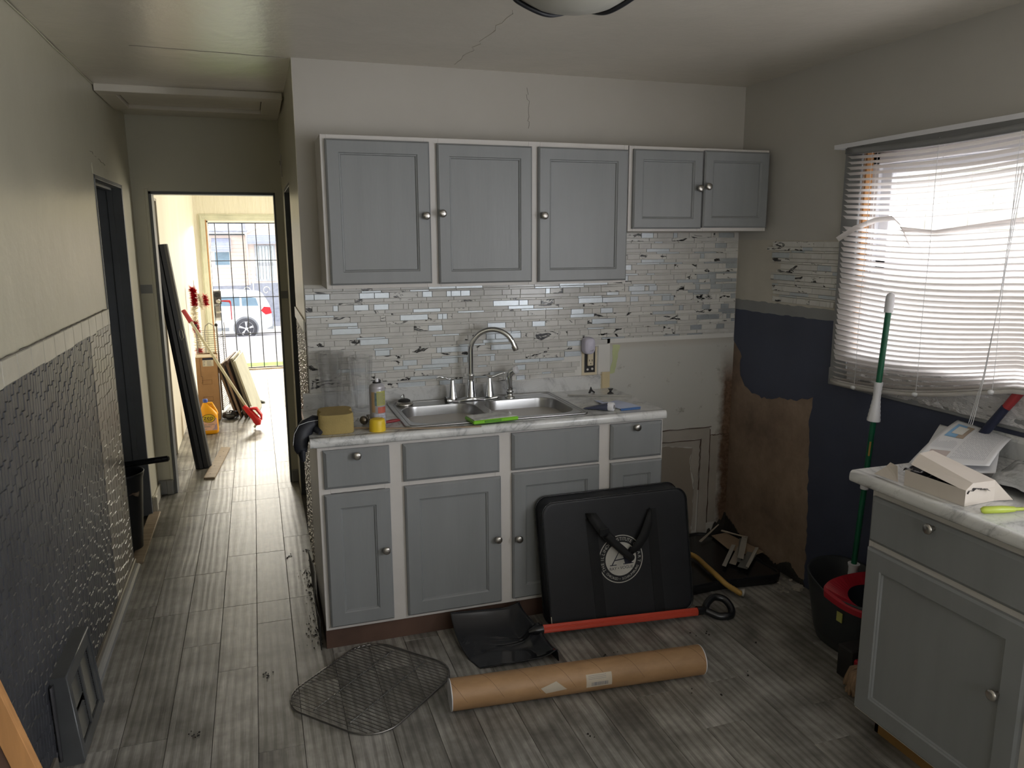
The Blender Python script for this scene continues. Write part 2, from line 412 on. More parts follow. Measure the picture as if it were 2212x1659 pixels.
floor = struct('floor', MB().box(-2.5, 3.3, BY-.1, YF+.15, -.08, -.0045), FLOORBASE)
PW = .148
_pk = {}
def plank(x0, x1, y0, y1):
    g = .0006
    key = (round(x1-x0, 3), round(y1-y0, 3))
    if key not in _pk:
        hx, hy = (x1-x0)/2-g, (y1-y0)/2-g
        me = mesh_of('plank', MB().box(-hx, hx, -hy, hy, -.004, 0, .0012), S['plank']); fixn(me); _pk[key] = me
    o = bpy.data.objects.new('plank', _pk[key]); col.objects.link(o); o.parent = floor
    o.location = ((x0+x1)/2, (y0+y1)/2, random.uniform(-.0004, 0))
def lay(xa, xb, ya, yb, L=.92, off0=0, seed=3):
    rnd = random.Random(seed)
    k = math.floor((xa+.09)/PW)
    while True:
        x0 = -.09+PW*k; k += 1
        x1 = x0+PW
        if x0 >= xb-.01: break
        x0, x1 = max(x0, xa), min(x1, xb)
        if x1-x0 < .012: continue
        y = ya-rnd.choice((.12, .31, .5, .68, .80)); first = True
        while y < yb-.02:
            y1 = min(y+L, yb); y0 = max(y, ya)
            if yb-y1 < .08: y1 = yb
            if y1-y0 > .03: plank(x0, x1, y0, y1)
            y = y1
lay(XW, XR, .35, W, .92, seed=5)
lay(XW, XL, W, HY, .92, seed=9)
lay(LXW, 2.2, HY, YF, 1.22, seed=12)
struct('floor_side_rooms', MB().box(-2.4, XW, 3.4, 5.4, -.004, -.001).box(XL, 2.5, W+.1, HY, -.004, -.001), FLOORBASE)
# doorway transition strip at the left doorway
tr = MB().box(-.72, -.655, 4.22, 5.03, 0, .012, .003)
struct('trim_1', tr, WOODOLD)

struct('wall_left', MB().box(XW-.12, XW, BY, 4.20, 0, H).box(XW-.12, XW, 5.02, HY+.11, 0, H).box(XW-.12, XW, 4.20, 5.02, 1.985, H), CREAM)
wall_sink = struct('wall_sink', MB().box(XL, XR+.15, W, W+.12, 0, H), S['sinkwall'])
struct('wall_hall_right', MB().box(XL, XL+.12, W+.12, 4.34, 0, H).box(XL, XL+.12, 5.12, HY, 0, H).box(XL, XL+.12, 4.34, 5.12, 1.98, H)
       .box(XL-.002, XL, W, 4.34, 1.31, H), CREAM)
wall_right = struct('wall_right', MB().box(XR, XR+.15, BY, -.6, 0, H).box(XR, XR+.15, -.6, .7, 0, 1.02).box(XR, XR+.15, -.6, .7, 2.08, H).box(XR, XR+.15, .7, 1.35, 0, H).box(XR, XR+.15, 2.70, W, 0, H).box(XR, XR+.15, 1.35, 2.70, 2.02, H).box(XR, XR+.15, 1.35, 2.70, 0, 1.10), S['board'])
struct('wall_hall_end', MB().box(XW-.12, -.605, HY, HY+.11, 0, H).box(.154, LXR, HY, HY+.11, 0, H).box(-.605, .154, HY, HY+.11, 1.975, H), HALLGREY)
struct('wall_back', MB().box(XW-.12, .35, BY-.12, BY, 0, H).box(1.95, XR+.15, BY-.12, BY, 0, H).box(.35, 1.95, BY-.12, BY, 0, .95).box(.35, 1.95, BY-.12, BY, 2.2, H), CREAM)
struct('ceiling', MB().box(XW-.12, XR+.15, BY-.12, HY+.05, H, H+.1), CEIL)
struct('ceiling_living', MB().box(-2.4, LXR+.1, HY+.05, YF+.15, H, H+.1), LIVCEIL)
struct('wall_living_left', MB().box(LXW-.12, LXW, HY+.11, 5.62, 0, H).box(LXW-.12, LXW, 6.48, YF, 0, H).box(LXW-.12, LXW, 5.62, 6.48, 1.98, H), LIVCREAM)
struct('wall_living_right', MB().box(LXR, LXR+.1, HY, 7.0, 0, H).box(LXR, LXR+.1, 9.4, YF, 0, H).box(LXR, LXR+.1, 7.0, 9.4, 0, .7).box(LXR, LXR+.1, 7.0, 9.4, 2.2, H), LIVCREAM)
struct('wall_living_front', MB().box(LXW-.12, -.545, YF, YF+.14, 0, H).box(.40, LXR+.1, YF, YF+.14, 0, H).box(-.545, .40, YF, YF+.14, 1.905, H), LIVCREAM)
struct('wall_living_skin', MB().box(.154, LXR, HY+.11, HY+.115, 0, H).box(LXW, -.605, HY+.11, HY+.115, 0, H), LIVCREAM)
# dim side rooms behind the two hall doorways and off the living room
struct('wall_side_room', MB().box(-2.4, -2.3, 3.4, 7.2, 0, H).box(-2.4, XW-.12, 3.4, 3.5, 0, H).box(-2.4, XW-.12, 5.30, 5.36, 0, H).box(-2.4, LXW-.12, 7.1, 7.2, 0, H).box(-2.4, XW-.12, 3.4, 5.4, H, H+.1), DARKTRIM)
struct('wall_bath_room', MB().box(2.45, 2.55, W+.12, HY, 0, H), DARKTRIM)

# --- window openings: frames and panes
win = sempty('window_1', 'white vinyl window behind the bent blind')
fr = MB()
for a, b, c_, d_ in ((1.35, 2.70, 1.10, 1.13), (1.35, 2.70, 1.97, 2.02), (2.655, 2.70, 1.10, 2.02), (1.35, 1.39, 1.10, 2.02)): fr.box(2.49, 2.55, a, b, c_, d_, .004)
for a, b, c_, d_ in ((1.39, 2.655, 1.53, 1.58), (2.60, 2.655, 1.13, 1.97), (1.39, 1.44, 1.13, 1.97), (1.44, 2.60, 1.13, 1.17), (1.44, 2.60, 1.93, 1.97)): fr.box(2.505, 2.535, a, b, c_, d_, .003)
o = obj('window_frame', fr, WHITEPL, win)
obj('jamb_strip', MB().box(2.455, 2.488, 2.690, 2.699, 1.10, 2.02), WOODTAN, win)
obj('pane', MB().box(2.518, 2.522, 1.44, 2.60, 1.17, 1.93), S['pane'], win)
cs = MB().box(2.436, XR, 2.70, 2.80, 1.025, 2.070, .003).box(2.436, XR, 1.25, 2.70, 2.02, 2.070, .003)
obj('casing', cs, GREYTRIM, win)
cs = MB().box(2.430, XR, 1.25, 2.80, 1.022, 1.10, .003)
obj('lower_casing', cs, GREYTRIM, win)
# wrinkled film stuck over the sill and lower casing
def film(u, v):
    y = 1.30+1.38*u; z = 1.036+.16*v
    n = abs(noise.noise(Vector((y*11+z*14, z*34-y*9, 1.7))))*.011+abs(noise.noise(Vector((y*30-z*30, z*66, 4))))*.006
    return (2.424+n-.004*v, y, z)
tag(obj('wrinkled_plastic_film', MB().grid(film, 260, 40), WRINK, solid=.0008),
    'wrinkled white plastic film stuck below the window under the blind', 'plastic film')
win4 = sempty('added_side_window')  # unseen window added to give the side fill lamp an opening
fr = MB()
for a, b, c_, d_ in ((-.6, .7, 1.02, 1.07), (-.6, .7, 2.03, 2.08), (-.6, -.55, 1.02, 2.08), (.65, .7, 1.02, 2.08), (-.55, .65, 1.53, 1.57)): fr.box(2.49, 2.54, a, b, c_, d_)
obj('window_frame', fr, WHITEPL, win4)
win2 = sempty('added_rear_window')  # unseen window added in the back wall for the rear fill
fr = MB()
for a, b, c_, d_ in ((.35, 1.95, .95, 1.0), (.35, 1.95, 2.15, 2.2), (.35, .40, .95, 2.2), (1.90, 1.95, .95, 2.2), (1.13, 1.17, 1.0, 2.15)): fr.box(a, b, BY-.09, BY-.04, c_, d_)
obj('window_frame', fr, WHITEPL, win2)
win3 = sempty('window_3')
fr = MB()
for a, b, c_, d_ in ((7.0, 9.4, .7, .75), (7.0, 9.4, 2.15, 2.2), (7.0, 7.05, .7, 2.2), (9.35, 9.4, .7, 2.2), (8.18, 8.22, .7, 2.2)): fr.box(LXR+.03, LXR+.08, a, b, c_, d_)
obj('window_frame', fr, WHITEPL, win3)

# --- doorway linings
def lining(name, boxes, mat, par=None):
    mb = MB()
    for b in boxes: mb.box(*b)
    return struct(name, mb, mat, par, bevel=.002)
d1 = sempty('door_1', 'left hall doorway with dark slate jambs')
jm = MB().box(XW-.125, XW+.004, 4.995, 5.02, 0, 1.985).box(XW-.125, XW+.004, 4.20, 4.215, 0, 1.985).box(XW-.125, XW+.004, 4.2, 5.02, 1.965, 1.985)
jm.box(XW-.075, XW-.045, 4.98, 4.995, 0, 1.965).box(XW-.075, XW-.045, 4.2, 5.0, 1.952, 1.965)
obj('jamb', jm, DARKTRIM, d1, bevel=.002)
obj('door_leaf', MB().box(-1.56, -.835, 4.93, 4.97, .01, 1.95, .003).box(-1.47, -.94, 4.925, 4.93, .2, .9, .002).box(-1.47, -.94, 4.925, 4.93, 1.05, 1.8, .002), GREYTRIM, d1)
obj('head_trim', MB().box(XW, XW+.004, 4.17, 5.05, 1.985, 2.035, .001), CREAM, d1)
d2 = sempty('door_2', 'narrow view of the right hall doorway')
jm = MB().box(XL+.001, XL+.125, 5.100, 5.12, 0, 1.98).box(XL+.001, XL+.125, 4.34, 4.355, 0, 1.98).box(XL+.001, XL+.125, 4.36, 5.10, 1.96, 1.98)
obj('jamb', jm, DARKTRIM, d2, bevel=.002)
obj('door_leaf', MB().box(.33, 1.02, 5.06, 5.10, .01, 1.95, .003), GREYTRIM, d2)
d3 = sempty('door_3', 'doorway from the hall into the bright living room')
jm = MB().box(-.605, -.588, HY-.004, HY+.12, 0, 1.975).box(.143, .154, HY-.004, HY+.12, 0, 1.975).box(-.605, .154, HY-.004, HY+.12, 1.958, 1.975)
obj('jamb', jm, DARKTRIM, d3, bevel=.0015)
cs = MB().box(-.625, -.606, HY-.008, HY, .09, 1.99, .002)
obj('casing', cs, HALLGREY, d3)
obj('paint_patch', MB().box(-.698, -.63, HY-.0025, HY, 1.34, 1.395), GREYTRIM, d3)
obj('paint_patch', MB().box(.156, .199, HY-.0025, HY, 1.285, 1.335), GREYTRIM, d3)
d4 = sempty('door_4', 'living room doorway in the left wall with pale grey lining')
jm = MB().box(LXW-.125, LXW+.006, 6.455, 6.48, 0, 1.98).box(LXW-.125, LXW+.006, 5.62, 5.64, 0, 1.98).box(LXW-.125, LXW+.006, 5.62, 6.48, 1.96, 1.98).box(LXW-.07, LXW-.04, 6.43, 6.455, 0, 1.96)
obj('jamb', jm, pm('pale_taupe_jamb', (.40, .37, .32), .5), d4, bevel=.002)

# --- baseboards and small blocks
struct('baseboard_hall_left', MB().box(XW, XW+.014, 5.04, HY, 0, .085, .004).box(XW, XW+.028, 5.045, 5.10, 0, .10, .006), TILEPAINT)
struct('baseboard_hall_end', MB().box(XW, -.607, HY-.016, HY, 0, .10, .005).box(-.65, -.612, HY-.024, HY, 0, .10, .004), GREYTRIM)
struct('baseboard_hall_end_right', MB().box(.156, XL, HY-.016, HY, 0, .09, .005), GREYTRIM)
struct('baseboard_left', MB().box(XW, XW+.016, BY, 2.50, 0, .08, .004).box(XW, XW+.016, 2.93, 4.20, 0, .045, .004), WEAVER)
mb = MB()
mb.prism([(XW+.016, 0), (XW+.04, 0), (XW+.036, .012), (XW+.026, .020), (XW+.016, .022)], 2.93, 4.19, 'y')
struct('trim_2', mb, GREYTRIM)
# peeled rubber base by the sink cabinet's hall side
def peel(u, v):
    y = 3.02+.85*u; return (XL-.026-.02*math.sin(u*7)*v*.4-.012*(1-u), y, .005+.14*v*(1-.3*u))
tag(obj('peeling_rubber_base', MB().grid(peel, 24, 4), RUBBER, solid=.003), 'black rubber baseboard strip peeling off beside the sink cabinet', 'baseboard')

# --- paint layers on the right wall (each its own thin coat with ragged edges)
def ragged(pts, amp=.006, step=.025, seed=1):
    r = random.Random(seed); out = []
    n = len(pts)
    for i in range(n):
        a = Vector((pts[i][0], pts[i][1])); b = Vector((pts[(i+1) % n][0], pts[(i+1) % n][1]))
        hard = len(pts[i]) > 2
        k = 1 if hard else max(1, int((b-a).length/step)); nrm = Vector((-(b-a).y, (b-a).x)).normalized() if (b-a).length > 0 else Vector((0, 0))
        for j in range(k):
            p = a.lerp(b, j/k)
            if not hard and j: p = p+nrm*r.uniform(-amp, amp)
            out.append((p.x, p.y))
    return out
HD = 1  # a third value marks a straight edge
blue = [(W, 1.302), (3.30, 1.300), (2.801, 1.312, HD), (2.801, 1.022, HD), (BY, 1.022, HD), (BY, 0.0, HD), (2.885, 0.0), (2.880, .123), (2.895, .45), (2.920, .841), (2.907, .938), (3.02, .897), (3.13, .889), (3.25, .862), (3.374, .866), (3.44, .895), (3.484, .947), (3.492, 1.0), (3.48, 1.048), (3.52, 1.09), (W, 1.125, HD)]
obj('navy_paint', MB().prism(ragged(blue, .007, .02), XR-.0022, XR, 'x'), BLUE, wall_right)
gb = [(W, 1.352), (2.801, 1.352, HD), (2.801, 1.306), (3.3, 1.296), (W, 1.298, HD)]
obj('grey_paint', MB().prism(ragged(gb, .003), XR-.0034, XR, 'x'), GREYTRIM, wall_right)
up = [(W, H, HD), (W, 1.662, HD), (2.801, 1.662, HD), (2.801, 2.072, HD), (1.20, 2.072, HD), (1.20, 1.022, HD), (.72, 1.022, HD), (.72, 2.10, HD), (BY, 2.10, HD), (BY, H, HD)]
obj('white_paint', MB().prism(ragged(up), XR-.0034, XR, 'x'), WALLWHITE, wall_right)
ad = [(W, 1.662, HD), (W, 1.350), (2.801, 1.346, HD), (2.801, 1.662, HD)]
obj('tile_adhesive', MB().prism(ragged(ad, .003), XR-.0015, XR, 'x'), pm('dried_adhesive', (.56, .53, .47), .7, var=.06, bump=.4, bs=40), wall_right)
# black damp dirt along the foot of the corner
r = random.Random(4)
pts = [(3.56, .0)]+[(3.56-i*.009, max(.008, .035+.10*max(0, 1-i/24.)+.03*max(0, 1-abs(i-62)/10.)+.028*noise.noise(Vector((i*.09, 3, 1)))+.016*noise.noise(Vector((i*.7, 1, 1))))) for i in range(0, 76)]+[(2.87, .0)]
obj('damp_dirt', MB().prism(pts, XR-.004, XR, 'x'), MOULD, wall_right)
pts = [(XR, .0)]+[(XR-i*.006, max(.008, .140-.0052*i+.03*noise.noise(Vector((i*.3, 7, 1)))+.014*noise.noise(Vector((i*.9, 2, 4))))) for i in range(0, 25)]+[(2.295, .0)]
obj('damp_dirt', MB().prism(pts, W-.004, W, 'y'), MOULD, wall_sink)
# old plaster borders and taupe panel on the sink wall, right of the cabinet
def flat(name, poly, mat, t, seed=1, amp=.004, par=wall_sink): return obj(name, MB().prism(ragged(poly, amp, .02, seed), W-t, W, 'y'), mat, par)
flat('old_taupe_paint', [(1.73, .04), (2.225, .02), (2.232, .30), (2.20, .46), (2.215, .54), (2.05, .565), (1.73, .56)], TAUPE, .003, 2)
flat('plaster_border', [(1.73, .585), (2.262, .585, HD), (2.25, .06, HD), (2.228, .06), (2.236, .31), (2.205, .47), (2.215, .545), (2.05, .57), (1.73, .566)], PLASTER, .0022, 3, .006)
flat('plaster_board', [(2.262, .05, HD), (2.318, .05, HD), (2.318, .648, HD), (1.73, .648, HD), (1.73, .592, HD), (2.268, .592, HD)], PLASTER, .006, 4, .001)
flat('plaster_board', [(2.325, .10, HD), (2.374, .10, HD), (2.372, .60, HD), (2.325, .60, HD)], PLASTER, .0045, 5, .001)
for p0, p1 in (((1.73, .655), (2.325, .655)), ((1.73, .588), (2.262, .588)), ((2.322, .10), (2.322, .64)), ((2.258, .30), (2.262, .585)), ((2.325, .607), (2.44, .607))):
    r2 = random.Random(int(p0[0]*100)); n = 14
    pth = [(p0[0]+(p1[0]-p0[0])*i/n+r2.uniform(-.003, .003), W-.006, p0[1]+(p1[1]-p0[1])*i/n+r2.uniform(-.003, .003)) for i in range(n+1)]
    obj('crack', MB().tube(pth, [.0028*r2.uniform(.4, 1) for _ in pth], 5), KICK, wall_sink)
# cracks: ceiling and above the cabinets
def crack(p0, p1, mat, par, seed, amp=.012, r0=.0016, n=16):
    r2 = random.Random(seed); a = Vector(p0); b = Vector(p1); pth = []
    for i in range(n+1):
        p = a.lerp(b, i/n); pth.append(p+Vector((r2.uniform(-amp, amp), r2.uniform(-amp, amp) if p0[1] != p1[1] else 0, 0 if p0[2] == p1[2] else r2.uniform(-amp, amp))))
    obj('crack', MB().tube(pth, r0, 5), mat, par)
ceil = bpy.data.objects['ceiling']
crackm = pm('crack_shadow', (.22, .20, .17), .8)
crack((.885, 2.62, H), (.899, 3.49, H), CEIL, ceil, 1, .012, .0016)
crack((-.42, 3.53, H), (.19, 3.575, H), crackm, ceil, 2, .004, .0018)
crack((1.259, W, 2.364), (1.263, W, 2.178), crackm, wall_sink, 3, .008, .0012)
lw = bpy.data.objects['wall_left']
crack((XW+.001, 4.16, 2.09), (XW+.001, 4.55, 2.05), crackm, lw, 8, .004, .0012)
# line where the left wall paper meets the ceiling
obj('corner_bead', MB().tube([(XW+.003, y/10., H-.004+.002*math.sin(y)) for y in range(20, 45)], .003, 6), CREAM, lw)
# attic hatch
ht = struct('trim_3', MB().box(XW+.005, XL-.01, 4.40, 4.50, H-.035, H, .002).box(XW+.005, XL-.01, 4.93, 5.0, H-.035, H, .002)
       .box(XW+.005, -.61, 4.50, 4.93, H-.035, H, .002).box(.09, XL-.01, 4.50, 4.93, H-.035, H, .002), CEIL, label='frame of the attic hatch in the hall ceiling')
obj('hatch_panel', MB().box(-.605, .085, 4.505, 4.90, H-.018, H-.002, .002), CEIL, ht)
obj('hatch_shadow_gap', MB().box(-.605, .085, 4.90, 4.925, H-.006, H-.002), CREAM, ht)
# old smoke detector bracket high on the hall wall
t_ = thing('wall_bracket', 'small broken white bracket high on the right hall wall', 'bracket', (XL, 4.30, 2.10))
obj('plate', MB().box(XL-.008, XL, 5.18, 5.24, 2.06, 2.20, .002), WHITEP, t_)
obj('screw_hole', MB().box(XL-.010, XL-.008, 5.20, 5.215, 2.135, 2.16), RUBBER, t_)

# --- border tiles and embossed covering on the left wall and the hall's right wall
wl = bpy.data.objects['wall_left']; whr = bpy.data.objects['wall_hall_right']
ys = 1.4; rr = random.Random(11)
while ys < 4.18:
    wd = min(.152, 4.195-ys)
    obj('border_tile', MB().box(XW, XW+.008, ys+.0012, ys+wd-.0012, 1.268+rr.uniform(-.003, .003), 1.345, .003), TILEPAINT, wl); ys += .153
obj('torn_paint_edge', MB().tube([(XW+.004, 1.4+i*.03, 1.347+rr.uniform(-.0015, .0015)) for i in range(93)], [.0028*rr.uniform(.5, 1.2) for _ in range(93)], 5), pm('torn_edge_grey', (.24, .22, .19), .8), wl)
ys = 3.565
while ys < 4.33:
    wd = min(.110, 4.335-ys)
    obj('border_tile', MB().box(XL-.010, XL-.002, ys+.001, ys+wd-.001, 1.262, 1.318, .002), TILEPAINT, whr); ys += .111
def weave(x, sgn, ya, yb, za, zb, w_, h_, seed):
    r3 = random.Random(seed); mb = MB(); y = ya; k = 0
    while y < yb:
        z = za-r3.random()*h_
        ww = w_*r3.uniform(.85, 1.15)
        while z < zb:
            hh = h_*r3.uniform(.88, 1.12); z0, z1 = max(z, za), min(z+hh, zb); y0, y1 = y+ww*.04, min(y+ww*.96, yb)
            if z1-z0 > .006 and y1-y0 > .003:
                d0, d1 = r3.uniform(.0012, .0022), r3.uniform(.0030, .0048)
                c0 = .0018
                # wedge tile: thin at the foot, proud at the top
                V = [(x, y0, z0), (x, y1, z0), (x, y1, z1), (x, y0, z1), (x+sgn*d0, y0+c0, z0+c0), (x+sgn*d0, y1-c0, z0+c0), (x+sgn*d1, y1-c0, z1-c0), (x+sgn*d1, y0+c0, z1-c0)]
                mb.add(V, [(4, 5, 6, 7), (0, 1, 5, 4), (1, 2, 6, 5), (2, 3, 7, 6), (3, 0, 4, 7)])
            z += hh
        y += ww
    return mb
o = obj('embossed_covering', weave(XW, 1, 1.2, 3.72, .02, 1.272, .030, .070, 1), WEAVE, wl); o['kind'] = 'stuff'
o = obj('embossed_covering', weave(XW+.002, 1, 3.70, 4.195, .02, 1.272, .060, .055, 2), WEAVER, wl); o['kind'] = 'stuff'
o = obj('embossed_covering', weave(XL-.001, -1, 3.565, 4.335, .02, 1.262, .022, .04, 3), WEAVER, whr); o['kind'] = 'stuff'

# ================================================================== tile mosaic
def mosaic(pl, ua, ub, za, zb, keep, par, nmax, seed, flip=False, period=.0535):
    """rows of strip tiles, thick / medium / thin, going up from za; pl maps (u, z, depth) to the room"""
    r4 = random.Random(seed); tiles = []; z = zb
    rows = [(.0255, (.022, .045, .067, .067, .09, .13)), (.0155, (.067, .13, .13, .13, .13)), (.0078, (.046, .09, .13, .13))]
    k = 0
    while z > za:
        h, ls = rows[k % 3]; k += 1
        z0, z1 = z-h, z
        u = ua-r4.random()*.06
        while u < ub:
            L = r4.choice(ls); u0, u1 = max(u, ua), min(u+L, ub)
            u += L+.0014
            if u1-u0 < .008: continue
            um, zm = (u0+u1)/2, (z0+z1)/2
            if not keep(u0, u1, z0, z1): continue
            q = r4.random(); mt = 0 if q < .54 else (1 if q < .76 else 2)
            if h < .01 and q > .9: mt = 0
            tiles.append((u0, u1, z0, z1, mt))
        z = z0-.0015
    tiles.sort(key=lambda t: -(t[1]-t[0])*(t[3]-t[2]) if (t[3]-t[2]) > .012 else 0)
    rest = [MB(), MB(), MB()]; mats = [TILEA, TILEB, S['tilec2'] if flip else S['tilec']]
    for i, (u0, u1, z0, z1, mt) in enumerate(tiles):
        d = .006+r4.uniform(-.0004, .0004); c0 = .0011
        V = [pl(u0, z0, 0), pl(u1, z0, 0), pl(u1, z1, 0), pl(u0, z1, 0), pl(u0, z0, d-c0), pl(u1, z0, d-c0), pl(u1, z1, d-c0), pl(u0, z1, d-c0),
             pl(u0+c0, z0+c0, d), pl(u1-c0, z0+c0, d), pl(u1-c0, z1-c0, d), pl(u0+c0, z1-c0, d)]
        Fs = [(8, 9, 10, 11)]+[(a, (a+1) % 4, 4+(a+1) % 4, 4+a) for a in range(4)]+[(4+a, 4+(a+1) % 4, 8+(a+1) % 4, 8+a) for a in range(4)]
        if flip: Fs = [f[::-1] for f in Fs]
        if i < nmax and z1-z0 > .012: obj('tile', MB().add(V, Fs), mats[mt], par, fix=False)
        else: rest[mt].add(V, Fs)
    for mt in range(3):
        if rest[mt].v:
            o = obj('narrow_tiles', rest[mt], mats[mt], par, fix=False); o['kind'] = 'stuff'
def keep_sink(u0, u1, z0, z1):
    if u1 > 1.545 and u0 < 1.640 and z0 < 1.13: return False
    if z1 > 1.452+.0 and u0 < 1.655 and z1 > 1.475: return False
    if z0 < 1.143 and u1 > 1.712: return False
    return True
obj('grout_bed', MB().box(XL+.002, 1.548, W-.0035, W, .985, 1.475).box(1.548, 1.640, W-.0035, W, 1.135, 1.475).box(1.640, 1.705, W-.0035, W, .985, 1.475)
    .box(1.655, 2.44, W-.0035, W, 1.145, 1.698), GROUT, wall_sink)
mosaic(lambda u, z, d: (u, W-.002-d, z), XL+.003, 2.438, .99, 1.70, keep_sink, wall_sink, 300, 21)
def keep_r(u0, u1, z0, z1):
    e = 2.448+.0
    return u1 < 3.30+.04*math.sin(z0*90) 
mosaic(lambda u, z, d: (XR-.0012-d, u, z), 2.803, 3.36, 1.368, 1.655, keep_r, wall_right, 120, 33, flip=True)
# hole and junction box with the outlet
t_ = thing('wall_outlet', 'ivory wall outlet in its exposed box between the tiles', 'outlet', (1.595, W, 1.06))
obj('box_cavity', MB().box(1.562, 1.622, W-.003, W+.0, .955+.045, 1.125), RUBBER, t_)
obj('box_rim', MB().box(1.548, 1.562, W-.006, W, .985, 1.13).box(1.622, 1.632, W-.006, W, .985, 1.13).box(1.562, 1.622, W-.006, W, .985, 1.0), IVORY, t_)
obj('receptacle', MB().box(1.578, 1.610, W-.014, W-.003, 1.035, 1.12, .003), IVORY, t_)
obj('slots', MB().box(1.585, 1.588, W-.0146, W-.0138, 1.058, 1.068).box(1.600, 1.603, W-.0146, W-.0138, 1.058, 1.068).box(1.5915, 1.5965, W-.0146, W-.0138, 1.044, 1.049), RUBBER, t_)
obj('screw', MB().lathe([(.006, -.008), (.006, -.003)], (1.580, W, 1.016), 12, 'y'), WHITEP, t_)
obj('screw', MB().lathe([(.006, -.008), (.006, -.003)], (1.606, W, 1.018), 12, 'y'), WHITEP, t_)
t_ = thing('plug_in_repeller', 'rounded white plug-in device on the wall above the open outlet', 'device', (1.583, W-.03, 1.14))
def dev(u, v):
    a = u*2*PI; q = min(1, v*1.0); r_ = (abs(math.cos(a))**3.2+abs(math.sin(a))**3.2)**(-1/3.2)
    prof = [(1, 0), (1, .022), (.97, .032), (.86, .040), (.5, .046), (0, .048)]
    i = min(4, int(q*5)); f = q*5-i; s_ = prof[i][0]*(1-f)+prof[i+1][0]*f; dd = prof[i][1]*(1-f)+prof[i+1][1]*f
    return (1.573+.031*r_*math.cos(a)*s_, W-.012-dd, 1.142+.043*r_*math.sin(a)*s_)
obj('body', MB().grid(dev, 32, 15), LILAC, t_)
sl = MB()
for i in range(6): sl.box(1.569, 1.589, W-.0575, W-.0555, 1.118+i*.0048, 1.1203+i*.0048)
obj('speaker_slots', sl, DGREY, t_); obj('indicator', MB().lathe([(.002, -.0575), (.002, -.054)], (1.578, W, 1.160), 10, 'y'), RUBBER, t_)
# green scuff and torn tape by the tile edge
obj('green_paint_smear', MB().prism(ragged([(1.72, 1.135), (1.765, 1.132), (1.745, 1.04), (1.735, .99), (1.705, .985), (1.722, 1.05)], .004, .015, 6), W-.0012, W, 'y'), pm('pale_green_paint', (.50, .55, .30), .6), wall_sink)
obj('tape', MB().box(1.655, 1.698, W-.022, W-.0195, .918, 1.0), pm('yellowed_tape', (.60, .50, .30), .5), wall_sink)

# ================================================================== cabinets
def rect(x0, x1, z0, z1, y): return [(x0, y, z0), (x1, y, z0), (x1, y, z1), (x0, y, z1)]
def loops_mb(loops, cap=True):
    mb = MB(); V = [p for L in loops for p in L]; Fs = []
    for i in range(len(loops)-1):
        for k in range(4): Fs.append((i*4+k, i*4+(k+1) % 4, (i+1)*4+(k+1) % 4, (i+1)*4+k))
    Fs.append((0, 3, 2, 1)); n = len(loops)-1; Fs.append((n*4, n*4+1, n*4+2, n*4+3))
    return mb.add(V, Fs)
def panel_door_mb(x0, x1, z0, z1, fw=.058, t=.019, rec=.010):
    """frame and recessed flat panel; front face at y=-t"""
    L = [rect(x0, x1, z0, z1, 0), rect(x0, x1, z0, z1, -t+.006), rect(x0+.007, x1-.007, z0+.007, z1-.007, -t)]
    a = fw; L += [rect(x0+a, x1-a, z0+a, z1-a, -t), rect(x0+a+.004, x1-a-.004, z0+a+.004, z1-a-.004, -t+.004), rect(x0+a+.007, x1-a-.007, z0+a+.007, z1-a-.007, -t+.0045), rect(x0+a+.010, x1-a-.010, z0+a+.010, z1-a-.010, -t+rec)]
    return loops_mb(L)
def slab_mb(x0, x1, z0, z1, t=.019):
    return loops_mb([rect(x0, x1, z0, z1, 0), rect(x0, x1, z0, z1, -t+.008), rect(x0+.011, x1-.011, z0+.011, z1-.011, -t)])
def knob_mb(x, z, y0=-.019):
    return MB().lathe([(.007, y0+.001), (.006, y0-.010), (.008, y0-.014), (.0145, y0-.017), (.0165, y0-.022), (.0150, y0-.027), (.009, y0-.0295), (0, y0-.030)], (x, 0, z), 20, 'y')
def frame_mb(x0, x1, z0, z1, d, stiles, rails, y=0, t=.019):
    """case sides, back, top, bottom and the face frame"""
    mb = MB()
    q = .0004
    mb.box(x0, x0+.015, y+t+q, y+d, z0+q, z1-q).box(x1-.015, x1, y+t+q, y+d, z0+q, z1-q).box(x0+.0155, x1-.0155, y+d-.006, y+d, z0+q, z1-q).box(x0+.0155, x1-.0155, y+t+q, y+d-.007, z0+q, z0+.012).box(x0+.0155, x1-.0155, y+t+q, y+d-.007, z1-.012, z1-q)
    for a, b in stiles: mb.box(a, b, y, y+t, z0, z1)
    for c_, d_ in sorted({(r[2], r[3]) for r in rails}):
        for (a, b), (e, f) in zip(stiles, stiles[1:]): mb.box(b, e, y, y+t-.0002, c_, d_)
    return mb
def cabinet(name, label, loc, rot, frame, doors, drawers, group=None, framemat=None):
    t = thing(name, label, 'cabinet', loc, (0, 0, rot), group)
    obj('face_frame', frame, framemat or WHITEP, t, local=True, bevel=.0012)
    for d in doors:
        o = obj('door', panel_door_mb(*d[:4], *( (d[5],) if len(d) > 5 else ())), GREYP, t, local=True)
        if d[4]: ob = obj('knob', knob_mb(*d[4]), NICKEL, o, local=True)
    for d in drawers:
        o = obj('drawer', slab_mb(*d[:4]), GREYP, t, local=True)
        if d[4]: ob = obj('knob', knob_mb(*d[4]), NICKEL, o, local=True)
    return t
FY = 3.005
X0 = .185
def lx(x): return x-X0
fm = frame_mb(0, lx(1.712), .095, .874, W-FY-.004, [(0, .045), (lx(.445), lx(.545)), (lx(.915), lx(1.005)), (lx(1.375), lx(1.47)), (lx(1.69), lx(1.712))],
    [(0, lx(1.712), .095, .125), (0, lx(1.712), .68, .715), (0, lx(1.712), .845, .874)])
